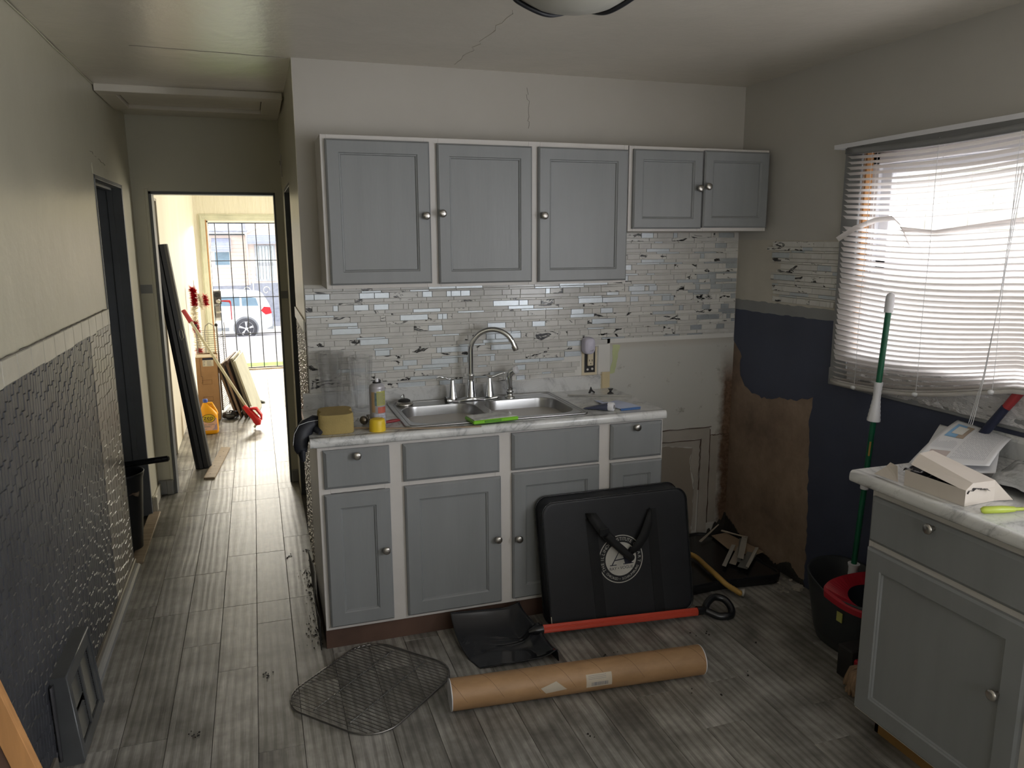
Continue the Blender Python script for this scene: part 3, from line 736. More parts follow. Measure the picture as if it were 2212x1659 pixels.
cab = cabinet('base_cabinet', 'long grey and white sink base cabinet with four doors and brown toe kick', (X0, FY, 0), 0, fm,
    [(lx(.204), lx(.464), .112, .679, (lx(.438), .426)), (lx(.524), lx(.936), .112, .682, (lx(.916), .409)),
     (lx(.988), lx(1.394), .115, .690, (lx(1.010), .399)), (lx(1.450), lx(1.705), .115, .688, None)],
    [(lx(.207), lx(.467), .702, .860, (lx(.336), .836)), (lx(.522), lx(.931), .702, .860, None), (lx(.987), lx(1.392), .702, .866, None), (lx(1.447), lx(1.701), .704, .866, (lx(1.565), .850))])
obj('toe_kick', MB().box(0, lx(1.712), .028, .045, 0, .095).box(0, .015, .03, W-FY-.01, 0, .095).box(lx(1.697), lx(1.712), .03, W-FY-.01, 0, .095), KICK, cab, local=True)

UY, UX = 3.30, .279
def ux(x): return x-UX
fm = frame_mb(0, ux(1.655), 1.470, 2.092, W-UY-.003, [(0, .022), (ux(.705), ux(.765)), (ux(1.170), ux(1.225)), (ux(1.635), ux(1.655))],
    [(0, ux(1.655), 1.470, 1.50), (0, ux(1.655), 2.062, 2.092)])
cab = cabinet('wall_cabinet', 'long grey three-door wall cabinet above the sink', (UX, UY, 0), 0, fm,
    [(ux(.296), ux(.724), 1.487, 2.074, (ux(.702), 1.771), .052), (ux(.756), ux(1.182), 1.483, 2.070, (ux(.772), 1.781), .052), (ux(1.212), ux(1.650), 1.481, 2.070, (ux(1.234), 1.774), .052)], [])
UX2 = 1.660
def ux(x): return x-UX2
fm = frame_mb(0, ux(2.416), 1.706, 2.090, W-UY-.003, [(0, .025), (ux(2.03), ux(2.06)), (ux(2.40), ux(2.416))],
    [(0, ux(2.416), 1.706, 1.73), (0, ux(2.416), 2.07, 2.090)])
cab = cabinet('wall_cabinet', 'short two-door grey wall cabinet near the corner', (UX2, UY, 0), 0, fm,
    [(ux(1.678), ux(2.042), 1.717, 2.075, (ux(2.018), 1.903), .045), (ux(2.050), ux(2.411), 1.722, 2.079, (ux(2.063), 1.912), .045)], [])

# right-hand base cabinets under the second worktop, fronts facing the room
RX, RY = 1.856, 1.893
fm = frame_mb(0, .60, .095, .880, .585, [(0, .022), (.575, .60)], [(0, .60, .095, .125), (0, .60, .678, .712), (0, .60, .852, .880)])
cab = cabinet('base_cabinet', 'grey base cabinet under the right worktop with a round knob', (RX, RY, 0), -PI/2, fm,
    [(.010, .578, .110, .683, (.512, .459), .062)], [(.012, .578, .706, .856, (.258, .838))])
obj('toe_kick', MB().box(.02, .60, .075, .095, 0, .095).box(.02, .035, .075, .58, 0, .095), pm('tan_toe_kick', (.30, .165, .055), .6, var=.12), cab, local=True)
fm = frame_mb(.602, 1.60, .095, .880, .585, [(.602, .64), (1.1, 1.12), (1.58, 1.60)], [(.602, 1.60, .095, .125), (.602, 1.60, .678, .712), (.602, 1.60, .852, .880)])
cab = cabinet('base_cabinet', 'grey base cabinet cut off at the right edge, nearest to the viewer', (RX, RY, 0), -PI/2, fm,
    [(.632, 1.105, .110, .683, (.66, .459), .062), (1.115, 1.588, .110, .683, (1.56, .459), .062)], [(.632, 1.105, .706, .856, (.86, .838)), (1.115, 1.588, .706, .856, (1.35, .838))])

# ================================================================== worktops
CT = .914
def edge_profile(y0, z1, t): # rounded front edge in (y, z)
    return [(y0+.03, z1-t), (y0+.006, z1-t), (y0+.001, z1-t+.005), (y0, z1-t+.014), (y0+.001, z1-.012), (y0+.004, z1-.005), (y0+.010, z1-.001), (y0+.03, z1)]
def prof_strip(prof, x0, x1, ends=True):
    mb = MB(); n = len(prof)
    V = [(x0, a, b) for a, b in prof]+[(x1, a, b) for a, b in prof]
    mb.add(V, [(i, i+1, n+i+1, n+i) for i in range(n-1)]+[(0, n, 2*n-1, n-1)], True)
    mb.add(V[:n], [tuple(range(n))]); mb.add(V[n:], [tuple(range(n))[::-1]]); return mb
wt = thing('countertop', 'white marble-look laminate worktop around the sink', 'countertop', (X0, FY, .874))
SX0, SX1, SY0, SY1 = .560, 1.345, 3.045, 3.510       # cut-out
top = prof_strip(edge_profile(2.978, CT, .038), .160, 1.715)
top.box(.160, 1.715, 3.008, SY0, CT-.038, CT).box(.160, SX0, SY0, SY1, CT-.038, CT).box(SX1, 1.715, SY0, SY1, CT-.038, CT).box(.160, 1.715, SY1, W-.001, CT-.038, CT)
obj('top', top, S['marble'], wt)
bs = MB().prism([(W-.001, CT), (W-.019, CT), (W-.021, CT+.066), (W-.017, CT+.072), (W-.001, CT+.073)], .170, 1.648, 'x')
obj('backsplash', bs, S['marble'], wt)
obj('bare_backsplash_end', MB().box(1.649, 1.690, W-.018, W-.001, CT, CT+.072), pm('yellowed_substrate', (.55, .48, .33), .6, var=.15, vs=20), wt)
wt2 = thing('countertop', 'white marble-look worktop on the right with papers on it', 'countertop', (1.83, 1.95, .884))
prof = edge_profile(1.818, .922, .038)
tm = prof_strip(prof, .30, 1.962)   # built along x, then turned: (x, a, b) -> (a, x, b)
tm.v = [Vector((p.y, p.x, p.z)) for p in tm.v]
tm.box(1.848, XR-.001, .30, 1.962, .884, .922)
obj('top', tm, S['marble'], wt2)
bsp = MB(); n = 10
pf = [(XR-.004, .922), (XR-.022, .922), (XR-.024, .985), (XR-.021, .998), (XR-.012, 1.004), (XR-.004, 1.004)]
V = [(a, .30, b) for a, b in pf]+[(a, 2.005, b) for a, b in pf]
bsp.prism([(p[0], p[1]) for p in pf], .30, 2.005, 'y')
obj('backsplash', bsp, S['marble'], wt2, bevel=.003)

# ================================================================== double sink
def rr_loop(x0, x1, y0, y1, r, z, k=8):
    P = []
    for cx_, cy_, a0 in ((x1-r, y1-r, 0), (x0+r, y1-r, PI/2), (x0+r, y0+r, PI), (x1-r, y0+r, 3*PI/2)):
        for i in range(k+1):
            a = a0+PI/2*i/k; P.append((cx_+r*math.cos(a), cy_+r*math.sin(a), z))
    return P
def rect_match(x0, x1, y0, y1, loop, z, k=8):
    P = []
    for c_ in range(4):
        cx_, cy_ = ((x1, y1), (x0, y1), (x0, y0), (x1, y0))[c_]
        for i in range(k+1):
            p = loop[c_*(k+1)+i]
            if i == k//2: P.append((cx_, cy_, z))
            elif (i < k//2) == (c_ % 2 == 0): P.append((cx_, p[1], z))
            else: P.append((p[0], cy_, z))
    return P
def bridge(mb, loops, cap=False, smooth=False):
    n = len(loops[0]); V = [p for L in loops for p in L]; Fs = []
    for i in range(len(loops)-1):
        for k in range(n): Fs.append((i*n+k, i*n+(k+1) % n, (i+1)*n+(k+1) % n, (i+1)*n+k))
    if cap: b = (len(loops)-1)*n; Fs.append(tuple(range(b, b+n)))
    mb.add(V, Fs, smooth)
sk = thing('double_sink', 'stainless steel double bowl sink set in the worktop', 'sink', (.95, 3.28, CT))
zt = CT+.005
deck = MB()
cells = [((.548, .9475, 3.032, 3.525), (.585, .925, 3.075, 3.415)), ((.9475, 1.357, 3.032, 3.525), (.970, 1.325, 3.075, 3.415))]
for cell, bowl in cells:
    lp = rr_loop(*bowl, .085, zt); bridge(deck, [rect_match(*cell, lp, zt), rr_loop(bowl[0]-.006, bowl[1]+.006, bowl[2]-.006, bowl[3]+.006, .09, zt), rr_loop(bowl[0]-.002, bowl[1]+.002, bowl[2]-.002, bowl[3]+.002, .087, zt-.002)])
# raised rolled rim
rim = [(.548, 3.032), (1.357, 3.032), (1.357, 3.525), (.548, 3.525)]
rl = rr_loop(.549, 1.356, 3.033, 3.524, .022, zt-.001, 6); deck.tube(rl, .0045, 8, closed=True)
rl = rr_loop(.566, 1.339, 3.048, 3.508, .03, zt+.0005, 6); deck.tube(rl, .0014, 6, closed=True)
obj('deck', deck, STEEL, sk)
for cell, b in cells:
    mb = MB(); Ls = []
    for inset, z, r in ((-.002, zt-.002, .087), (.0, zt-.012, .085), (.006, CT-.10, .082), (.012, CT-.155, .075), (.028, CT-.178, .060), (.06, CT-.184, .03)):
        Ls.append(rr_loop(b[0]+inset, b[1]-inset, b[2]+inset, b[3]-inset, r, z))
    bridge(mb, Ls, cap=True, smooth=True)
    o = obj('bowl', mb, STEEL, sk)
    obj('drain', MB().lathe([(.045, CT-.183), (.040, CT-.181), (.030, CT-.182), (0, CT-.1825)], ((b[0]+b[1])/2, (b[2]+b[3])/2, 0), 24), CHROME, o)

# faucet set
fz = CT+.006
f_ = thing('faucet', 'chrome two-handle gooseneck faucet behind the sink', 'faucet', (.94, 3.468, fz))
def bp(u, v):
    x = .815+.25*u; s_ = math.sin(u*3*PI)**2; hgt = .006+.016*abs(math.cos(u*2*PI))**1.6
    a = v*PI; return (x, 3.468-.028*math.cos(a)*(.72+.28*abs(math.cos(u*2*PI))), fz+hgt*max(0, math.sin(a))**.5)
obj('base_plate', MB().grid(bp, 48, 12), CHROME, f_, solid=.001)
cx_, cy_ = .940, 3.470
sp = MB().lathe([(.026, fz+.012), (.024, fz+.03), (.0165, fz+.09), (.0145, fz+.112), (.0175, fz+.116), (.0175, fz+.124), (.0135, fz+.128)], (cx_, cy_, 0), 28)
sp.lathe([(.0125, fz+.125), (.0125, fz+.235)], (cx_, cy_, 0), 24, caps=False)
pts = [(cx_, cy_, fz+.13)]
R1 = .105
d = Vector((.93, -.37, 0)).normalized()
for i in range(25):
    a = PI-PI*.90*i/24
    pts.append((cx_+d.x*(R1+R1*math.cos(a)), cy_+d.y*(R1+R1*math.cos(a)), fz+.232+R1*math.sin(a)))
e = Vector(pts[-1]); t_ = (Vector(pts[-1])-Vector(pts[-2])).normalized(); pts.append(tuple(e+t_*.012))
o = obj('spout', MB().tube(pts, [.0125]*(len(pts)-3)+[.0118, .0118, .0125], 18), CHROME, f_)
obj('spout_base', sp, CHROME, f_)
obj('aerator', MB().tube([tuple(e+t_*.005), tuple(e+t_*.022), tuple(e+t_*.028)], [.0145, .0145, .012], 18), NICKEL, f_)
for hx, sg in ((.850, -1), (1.032, 1)):
    h_ = MB().lathe([(.024, fz+.012), (.0225, fz+.022), (.0205, fz+.030), (.0115, fz+.092), (.010, fz+.100)], (hx, cy_, 0), 24)
    o = obj('handle', h_, CHROME, f_)
    lv = [(hx-sg*.012, cy_, fz+.112), (hx, cy_, fz+.108), (hx+sg*.02, cy_-.004, fz+.108), (hx+sg*.045, cy_-.008, fz+.118), (hx+sg*.068, cy_-.012, fz+.124), (hx+sg*.082, cy_-.014, fz+.122)]
    obj('lever', MB().tube(lv, [.006, .011, .010, .0085, .0085, .004], 14, flat=.6), CHROME, o)
s_ = thing('side_sprayer', 'chrome side sprayer standing beside the faucet', 'sprayer', (1.132, 3.462, fz))
sx, sy = 1.132, 3.462
obj('holder', MB().lathe([(.026, fz-.002), (.026, fz+.004), (.017, fz+.010), (.014, fz+.022), (.019, fz+.028), (.017, fz+.034)], (sx, sy, 0), 24), CHROME, s_)
pp = [(sx, sy, fz+.030), (sx, sy, fz+.045), (sx-.001, sy, fz+.062), (sx-.004, sy, fz+.085), (sx-.004, sy, fz+.105), (sx+.004, sy-.003, fz+.122), (sx+.022, sy-.012, fz+.134)]
obj('body', MB().tube(pp, [.012, .016, .013, .017, .016, .017, .019], 18), CHROME, s_)
dd = Vector((.7, -.55, .25)).normalized(); c0 = Vector((sx+.022, sy-.012, fz+.134))
obj('spray_face', MB().tube([c0-dd*.004, c0+dd*.012, c0+dd*.014], [.0195, .0195, .016], 20), WHITEPL, s_)

# ================================================================== blind
bl = thing('venetian_blind', 'bent white venetian blind hanging across the kitchen window', 'blind', (2.41, 2.0, 2.05))
YL, YR = 2.738, 1.34
def zline(s, y):
    t = (YL-y)/.84; tt = max(0, min(t, 1.05))
    zl = 2.003-.935*s
    lift = .115*max(0, (s-.55)/.45)**1.4
    return zl+lift*tt**1.3-.016*math.sin(PI*min(1, max(0, t)))*(1+.4*s)+(.006*tt if s < .3 else 0)
obj('headrail', MB().grid(lambda u, v: (2.385+.04*v, YL+.005-(YL-YR)*u, 2.028-.012*math.sin(PI*min(1, u*1.6))), 30, 1, thick=0), GREYTRIM, bl, solid=.022)
vl = MB()
vl.prism([(2.372, 2.046), (2.370, 2.064), (2.373, 2.064), (2.376, 2.047)], 1.3, 2.795, 'y')
vl.box(2.372, 2.436, 2.792, 2.796, 2.046, 2.062)
vl.v = [p+Vector((0, 0, -.006+.010*(2.795-p.y))) for p in vl.v]
obj('valance', vl, WHITEPL, bl, bevel=.001)
N = 43; rb = random.Random(3)
def slat(s, y0, y1, tilt, x0=2.402, jig=0.0, zoff=0., roll=0., sm=.0):
    def fn(u, v):
        y = y0+(y1-y0)*u; w_ = (v-.5)*.025; cr = .0022*(1-(2*v-1)**2)
        tl = tilt+roll*u
        return (x0+w_*math.cos(tl)+cr*math.sin(tl), y, zline(s, y)+zoff+w_*math.sin(tl)+cr*math.cos(tl)+jig*math.sin(u*9)*.002)
    return MB().grid(fn, 26, 4)
for i in range(N):
    s = i/(N-1)
    if i == 12: continue
    tl = math.radians(-(22+42*min(1, max(0, (s-.12)/.45)))+rb.uniform(-3, 3))
    if i > N-5: tl *= .5
    jig = rb.uniform(-1, 1)*(2 if i < 5 or i in (11, 13) else .4)
    obj('slat', slat(s, YL+rb.uniform(-.004, .003), YR, tl, jig=jig), S['slat'], bl, fix=False)
# the snapped slat: two bent ends and the hanging middle
def bent(pts, wdt=.024):
    mb = MB()
    for a, b in zip(pts, pts[1:]):
        a, b = Vector(a), Vector(b); n = Vector((.35, 0, .93)).cross(b-a).normalized()
        k = Vector((-.45, 0, .45)).normalized()*wdt/2
        mb.add([a-k, b-k, b+k, a+k], [(0, 1, 2, 3)])
    return mb
obj('slat', bent([(2.385, 2.752, 1.665), (2.392, 2.66, 1.712), (2.400, 2.56, 1.742), (2.402, 2.47, 1.748), (2.398, 2.42, 1.715), (2.395, 2.37, 1.64)]), S['slat'], bl, fix=False, solid=.0006)
obj('slat', bent([(2.398, 2.42, 1.705), (2.402, 2.26, 1.690), (2.402, 1.9, 1.73), (2.402, YR, 1.745)]), S['slat'], bl, fix=False, solid=.0006)
def rail(u, v):
    y = YL+.002-(YL-YR)*u; return (2.390+.024*v, y, zline(1.0, y)-.022)
obj('bottom_rail', MB().grid(rail, 26, 1), WHITEP, bl, solid=.017)
obj('stacked_slats', MB().grid(lambda u, v: (2.388+.026*v, YL-(YL-YR)*u, zline(1.0, YL-(YL-YR)*u)-.010), 26, 1), S['slat'], bl, solid=.004)
for yc in (2.592, 2.27, 1.95, 1.55):
    for dx in (2.388, 2.414):
        obj('cord', MB().tube([(dx, yc+.002*math.sin(k), 2.03+(zline(1., yc)-.02-2.03)*k/12) for k in range(13)], .0009, 5), PAPER, bl)
for k in range(3):
    obj('pull_cord', MB().tube([(2.372+.003*k, 1.93-.008*k, 1.9), (2.366+.004*k, 1.94+.002*k, 1.5), (2.362+.004*k, 1.962+.006*k, 1.2), (2.358, 1.985+.008*k, 1.025)], .0011, 5), PAPER, bl)
for yc in (2.592, 2.27, 1.95):
    obj('tape_knot', MB().lathe([(0, -.012), (.008, -.007), (.009, 0), (.008, .007), (0, .012)], (2.384, yc, zline(1., yc)-.022), 8, 'y'), PAPER, bl)

# ================================================================== things on the sink worktop
Z = CT
def vase(x, y, r0, r1, hgt, facets, label, name='glass_vase'):
    t = thing(name, label, 'vase', (x, y, Z)); mb = MB()
    n = 72; V = []
    outer = [(0, r0*.97), (.02, r0*.99), (.12, r0*.97), (.3, r0*1.02), (.55, r0+(r1-r0)*.55), (.8, r0+(r1-r0)*.8), (1, r1)]
    def rad(q):
        for (a, ra), (b, rb_) in zip(outer, outer[1:]):
            if q <= b: return ra+(rb_-ra)*(q-a)/(b-a)
        return r1
    def o_(u, v):
        a = u*2*PI; q = v
        if facets == 'diamond': rel = .0022*max(math.sin(a*9+q*26), -.2)*max(math.sin(a*9-q*26), -.2) + .0014*math.cos(a*6)*math.sin(q*7)
        else: rel = .0022*math.cos(a*10+1.5*math.sin(q*PI))*(1 if q > .1 else q*10)
        if q > .97: rel += .001*math.cos(a*18)
        r_ = rad(q)+rel; return (x+r_*math.cos(a), y+r_*math.sin(a), Z+.001+q*hgt)
    def i_(u, v):
        a = -u*2*PI; q = .07+.93*v; r_ = rad(q)-.0055; return (x+r_*math.cos(a), y+r_*math.sin(a), Z+.001+q*hgt)
    nv = 44
    mb.grid(o_, n, nv).grid(i_, n, 12)
    # rim, inner floor, base
    ro = [o_(k/n, 1) for k in range(n)]; ri = [i_(-k/n, 1) for k in range(n)]
    mb.add(ro+ri, [(k, (k+1) % n, n+(k+1) % n, n+k) for k in range(n)])
    mb.add([i_(-k/n, 0) for k in range(n)], [tuple(range(n))]); mb.add([o_(k/n, 0) for k in range(n)], [tuple(range(n))[::-1]])
    me = mesh_of('body', mb, S['glass'])
    import bmesh
    b = bmesh.new(); b.from_mesh(me); bmesh.ops.remove_doubles(b, verts=b.verts, dist=.00005); bmesh.ops.recalc_face_normals(b, faces=b.faces); b.to_mesh(me); b.free()
    me.transform(root_matrix(t).inverted())
    o = bpy.data.objects.new('body', me); col.objects.link(o); o.parent = t
    return t
vase(.290, 3.468, .040, .062, .268, 'diamond', 'taller cut-crystal glass vase with diamond pattern beside the wall end')
vase(.418, 3.420, .038, .053, .250, 'flute', 'clear glass vase with soft vertical flutes behind the spray can')

sc = thing('spray_can', 'white aerosol can with yellow green label and white nozzle', 'spray can', (.447, 3.135, Z))
x, y = .447, 3.135
obj('can', MB().lathe([(.030, Z+.0005), (.0325, Z+.004), (.0325, Z+.150), (.0315, Z+.156), (.0325, Z+.160), (.029, Z+.170), (.018, Z+.178), (.0165, Z+.180)], (x, y, 0), 32), pm('can_white', (.46, .45, .48), .3, .3), sc)
obj('crimp', MB().lathe([(.0175, Z+.178), (.0175, Z+.184), (.012, Z+.184), (.012, Z+.180)], (x, y, 0), 24), RUBBER, sc)
obj('nozzle', MB().lathe([(.0075, Z+.180), (.0075, Z+.197), (.005, Z+.199)], (x, y, 0), 16), WHITEPL, sc)
def band(a0, a1, z0, z1, r_): return MB().grid(lambda u, v: (x+r_*math.cos(a0+(a1-a0)*u), y+r_*math.sin(a0+(a1-a0)*u), z0+(z1-z0)*v), 18, 1)
A = -PI/2
obj('label', band(A-.95, A-.45, Z+.06, Z+.145, .0328), pm('label_tan', (.42, .28, .15), .5), sc)
obj('label', band(A-.50, A-.22, Z+.088, Z+.142, .0329), pm('label_teal', (.12, .17, .18), .5, var=.4, vs=60), sc)
obj('label', band(A-.22, A+1.1, Z+.088, Z+.148, .0329), LABELYEL, sc)
obj('label', band(A-.1, A+1.1, Z+.056, Z+.082, .0329), LABELRED, sc)
obj('label', band(A-.6, A+1.1, Z+.008, Z+.054, .0329), pm('label_pale', (.50, .51, .58), .5, var=.3, vs=120, scale=(1, 1, 6)), sc)
tx = MB()
for k in range(9): tx.join(band(A-.15, A+.9-.3*((k*7) % 3)/3, Z+.094+k*.0056, Z+.0958+k*.0056, .0332))
for k in range(6): tx.join(band(A-.1, A+.9-.2*((k*5) % 3), Z+.014+k*.006, Z+.0155+k*.006, .0332))
obj('fine_print', tx, DGREY, sc)
yc = thing('aerosol_cover', 'yellow plastic cap in front of the spray can', 'cap', (.430, 3.035, Z))
obj('shell', MB().lathe([(.0330, Z+.0005), (.0325, Z+.03), (.0300, Z+.045), (.0275, Z+.049), (.018, Z+.050), (0, Z+.050)], (.430, 3.040, 0), 36), YELLOW, yc)

sp_ = thing('sponge', 'large tan foam sponge with waisted sides standing on the worktop edge', 'sponge', (.268, 3.075, Z))
def spo(h0, h1, sc_=1.):
    n = 56; P = []
    for k in range(n):
        a = 2*PI*k/n; ex = .072*sc_; ey = .050*sc_
        ca, sa = math.cos(a), math.sin(a); q = (abs(ca)**3.5+abs(sa)**3.5)**(-1/3.5)
        px, py = ex*q*ca, ey*q*sa
        px *= 1-.20*math.exp(-(py/.018)**2)
        P.append((px, py))
    return P
P = spo(0, 1); mb = MB(); n = len(P)
rings = [(0, 1, 0), (.004, 1.02, 0), (.06, 1.02, .002), (.078, 1.0, .004), (.084, .96, .005)]
V = []
for z, k_, sh in rings: V += [(.268+a*k_+sh*.3, 3.078+b*k_+sh, Z+.001+z+(.008*b/.05 if z > .05 else 0)) for a, b in P]
mb.add(V, [(i*n+k, i*n+(k+1) % n, (i+1)*n+(k+1) % n, (i+1)*n+k) for i in range(len(rings)-1) for k in range(n)], True)
mb.add(V[:n], [tuple(range(n))[::-1]])
obj('foam', mb, SPONGE, sp_)
obj('top_skin', MB().add(V[-n:], [tuple(range(n))]), SPONGETOP, sp_)

gl = thing('rubber_glove', 'black rubber glove draped over the left end of the sink worktop', 'glove', (.16, 3.05, Z))
gpth = [(.235, 3.10, Z+.026), (.212, 3.10, Z+.036), (.185, 3.095, Z+.040), (.158, 3.085, Z+.030), (.138, 3.07, Z+.006), (.128, 3.055, Z-.025), (.128, 3.045, Z-.052), (.130, 3.04, Z-.066)]
gm = MB().tube(gpth, [.018, .026, .032, .034, .034, .030, .026, .020], 20, flat=1.0)
gm.v = [p+Vector((0, 0, 1))*.006*noise.noise(p*30)+Vector((.5, 1, 0))*.006*noise.noise(p*22+Vector((4, 0, 0))) for p in gm.v]
obj('palm', gm, GLOVE, gl)
for yy, xx, L, r_ in ((3.062, .126, .030, .0095), (3.044, .130, .036, .010), (3.026, .134, .030, .0095)):
    obj('finger', MB().tube([(xx, yy, Z-.050), (xx, yy-.002, Z-.066-L*.4), (xx+.002, yy-.004, Z-.066-L)], [r_*1.2, r_, r_*.6], 10), GLOVE, gl)
obj('thumb', MB().tube([(.190, 3.075, Z+.020), (.196, 3.050, Z+.018), (.205, 3.030, Z+.012)], [.016, .014, .009], 10), GLOVE, gl)
obj('white_fold_line', MB().tube([(.098, 3.03, Z-.03), (.105, 3.04, Z+.012), (.125, 3.052, Z+.044), (.160, 3.055, Z+.054), (.20, 3.065, Z+.056)], .0009, 5), PAPER, gl)

st = thing('wooden_strip', 'thin bowed wooden strip lying along the worktop front edge', 'strip', (.6, 2.99, Z))
def stp(u, v):
    x = .335+.505*u; y = 3.112-.155*u-.045*math.sin(PI*u)*.4-.012*v; return (x, y, Z+.004+.010*max(0, u-.6)**2)
obj('strip', MB().grid(stp, 24, 1, smooth=False), WOODOLD, st, solid=.005)
dk = thing('door_hardware', 'tarnished knob and hook beside the spray can', 'hardware', (.38, 3.2, Z))
obj('knob', MB().lathe([(0, -.020), (.012, -.018), (.018, -.008), (.018, .002), (.010, .012), (.006, .020), (.008, .028)], (.392, 3.165, Z+.019), 18, 'y'), pm('tarnished_brass', (.20, .17, .13), .35, .9, var=.3), dk)
obj('hook', MB().tube([(.335, 3.20, Z+.004), (.36, 3.21, Z+.006), (.375, 3.205, Z+.014), (.372, 3.20, Z+.020)], .0018, 6), CHROME, dk)
obj('knob', MB().lathe([(0, 0), (.013, .003), (.015, .012), (.008, .02), (.007, .03)], (.417, 3.215, Z), 16), pm('tarnished_nickel', (.30, .28, .25), .3, .9, var=.3), dk)
pl = thing('pliers', 'red handled tool lying between the can and the sink', 'pliers', (.51, 3.15, Z))
obj('handle', MB().tube([(.475, 3.135, Z+.009), (.50, 3.142, Z+.010), (.525, 3.150, Z+.010), (.540, 3.160, Z+.008)], [.007, .009, .009, .006], 10, flat=.8), pm('dull_red_grip', (.26, .03, .035), .45), pl)
obj('jaw', MB().tube([(.475, 3.137, Z+.009), (.455, 3.135, Z+.008), (.44, 3.138, Z+.007)], [.006, .006, .003], 8), DARKSTEEL, pl)
ss = thing('sink_strainer', 'black and steel sink basket strainer upside down beside the left bowl', 'strainer', (.618, 3.47, Z))
zz = CT+.006
obj('basket', MB().lathe([(.040, zz), (.041, zz+.004), (.036, zz+.011), (.029, zz+.016)], (.618, 3.465, 0), 30), NICKEL, ss)
obj('seal', MB().lathe([(.030, zz+.013), (.027, zz+.022), (.018, zz+.027), (.010, zz+.028), (0, zz+.028)], (.618, 3.465, 0), 26), RUBBER, ss)
obj('stem', MB().tube([(.618, 3.465, zz+.026), (.618, 3.465, zz+.040), (.614, 3.462, zz+.050), (.607, 3.460, zz+.047), (.606, 3.460, zz+.036)], .0026, 8), CHROME, ss)
ho = MB()
for k in range(16):
    a = 2*PI*k/16; ho.lathe([(.0022, 0), (.0022, .0012)], (.618+.0375*math.cos(a), 3.465+.0375*math.sin(a), zz+.0088), 6)
obj('holes', ho, RUBBER, ss)
gb_ = thing('green_case', 'flat lime green plastic case with clear lid bridging the sink front', 'case', (.91, 3.02, Z+.02), (0, 0, math.radians(1)))
gx0, gx1, gy0, gy1 = .815, 1.020, 2.975, 3.080
def skew(mb):
    mb.v = [Vector((p.x+(p.y-2.975)*-.10, p.y+(p.x-.815)*.12, p.z)) for p in mb.v]; return mb
obj('case', skew(MB().box(gx0, gx1, gy0, gy1, Z+.007, Z+.022, .004)), LIME, gb_)
obj('lid', skew(MB().box(gx0+.004, gx1-.004, gy0+.004, gy1-.004, Z+.022, Z+.026, .002)), pm('dirty_clear_lid', (.50, .50, .47), .15, var=.3, vs=18), gb_)
obj('latch', skew(MB().box(gx0+.05, gx0+.125, gy0-.003, gy0+.002, Z+.011, Z+.020, .001)), pm('dark_green_plastic', (.10, .30, .02), .4), gb_)
pb = thing('blue_printed_packet', 'torn white and blue printed packet on the worktop by the tube', 'packet', (1.54, 3.15, Z))
pk = MB().prism(ragged([(1.49, 3.27, 1), (1.60, 3.235, 1), (1.618, 3.13, 1), (1.635, 3.07, 1), (1.53, 3.06, 1), (1.487, 3.15, 1)], .003), Z+.001, Z+.0022, 'z')
pk.v = [Vector((p.x, p.y, p.z+.006*abs(math.sin((p.y-3.05)*16)))) for p in pk.v]
obj('sheet', pk, LAVENDER, pb)
obj('blue_print', MB().prism([(1.525, 3.062), (1.632, 3.072), (1.612, 3.035), (1.515, 3.030)], Z+.003, Z+.0045, 'z'), BLUEPR, pb)
obj('torn_hole', MB().prism([(1.51, 3.235), (1.55, 3.235), (1.575, 3.222), (1.54, 3.205), (1.512, 3.212)], Z+.0062, Z+.0068, 'z'), S['marble'], pb)
tb = thing('cream_tube', 'dark blue squeeze tube with white cap lying on the worktop', 'tube', (1.45, 3.07, Z))
def tbf(u, v):
    a = v*2*PI; c_ = Vector((1.385, 3.135, Z)).lerp(Vector((1.465, 3.055, Z)), u); fw = .024*(1-u)+.021*u; fh = .003*(1-u)+.019*u
    s_ = Vector((.707, .707, 0)); return tuple(c_+s_*fw*math.cos(a)+Vector((0, 0, fh+.001+fh*math.sin(a))))
obj('tube_body', MB().grid(tbf, 10, 20), pm('tube_slate_blue', (.07, .08, .13), .35), tb)
e0 = Vector((1.465, 3.055, Z+.021)); dd = Vector((.707, -.707, 0))
obj('cap', MB().tube([e0-dd*.002, e0+dd*.022, e0+dd*.024], [.0195, .0195, .017], 24), WHITEPL, tb)
obj('cap_ring', MB().tube([e0+dd*.0245, e0+dd*.0255], [.009, .009], 20), DGREY, tb)
for k, (cx_, cy2, lb) in enumerate(((1.558, 3.455, 'small black plastic clip lying nearest the faucet'), (1.640, 3.405, 'hourglass-shaped black clip standing near the worktop end'))):
    t_ = thing('plastic_clip', lb, 'clip', (cx_, cy2, Z), group='black clips on the worktop')
    if k == 0: obj('clip', MB().prism([(-.014, 0), (-.006, 0), (0, .012), (.004, .006), (.016, 0), (.018, .005), (.004, .016), (-.002, .031), (-.006, .018)], -.005, .005, 'y'), RUBBER, t_, local=True)
    else: obj('clip', MB().prism([(-.016, 0), (.016, 0), (.012, .005), (.004, .009), (.003, .015), (.013, .026), (-.013, .026), (-.003, .015), (-.004, .009), (-.012, .005)], -.006, .006, 'y'), RUBBER, t_, local=True)
t_ = thing('clear_channel', 'thin clear plastic channel strip lying near the backsplash end', 'strip', (1.6, 3.36, Z))
obj('channel', MB().tube([(1.42, 3.43, Z+.004), (1.55, 3.37, Z+.004), (1.705, 3.300, Z+.004)], .004, 6), pm('clear_grey_plastic', (.42, .41, .38), .2), t_)

# ================================================================== things on the right worktop
Z2 = .922
cb = thing('opened_box', 'small white carton torn open with black film inside', 'box', (1.93, 1.64, Z2))
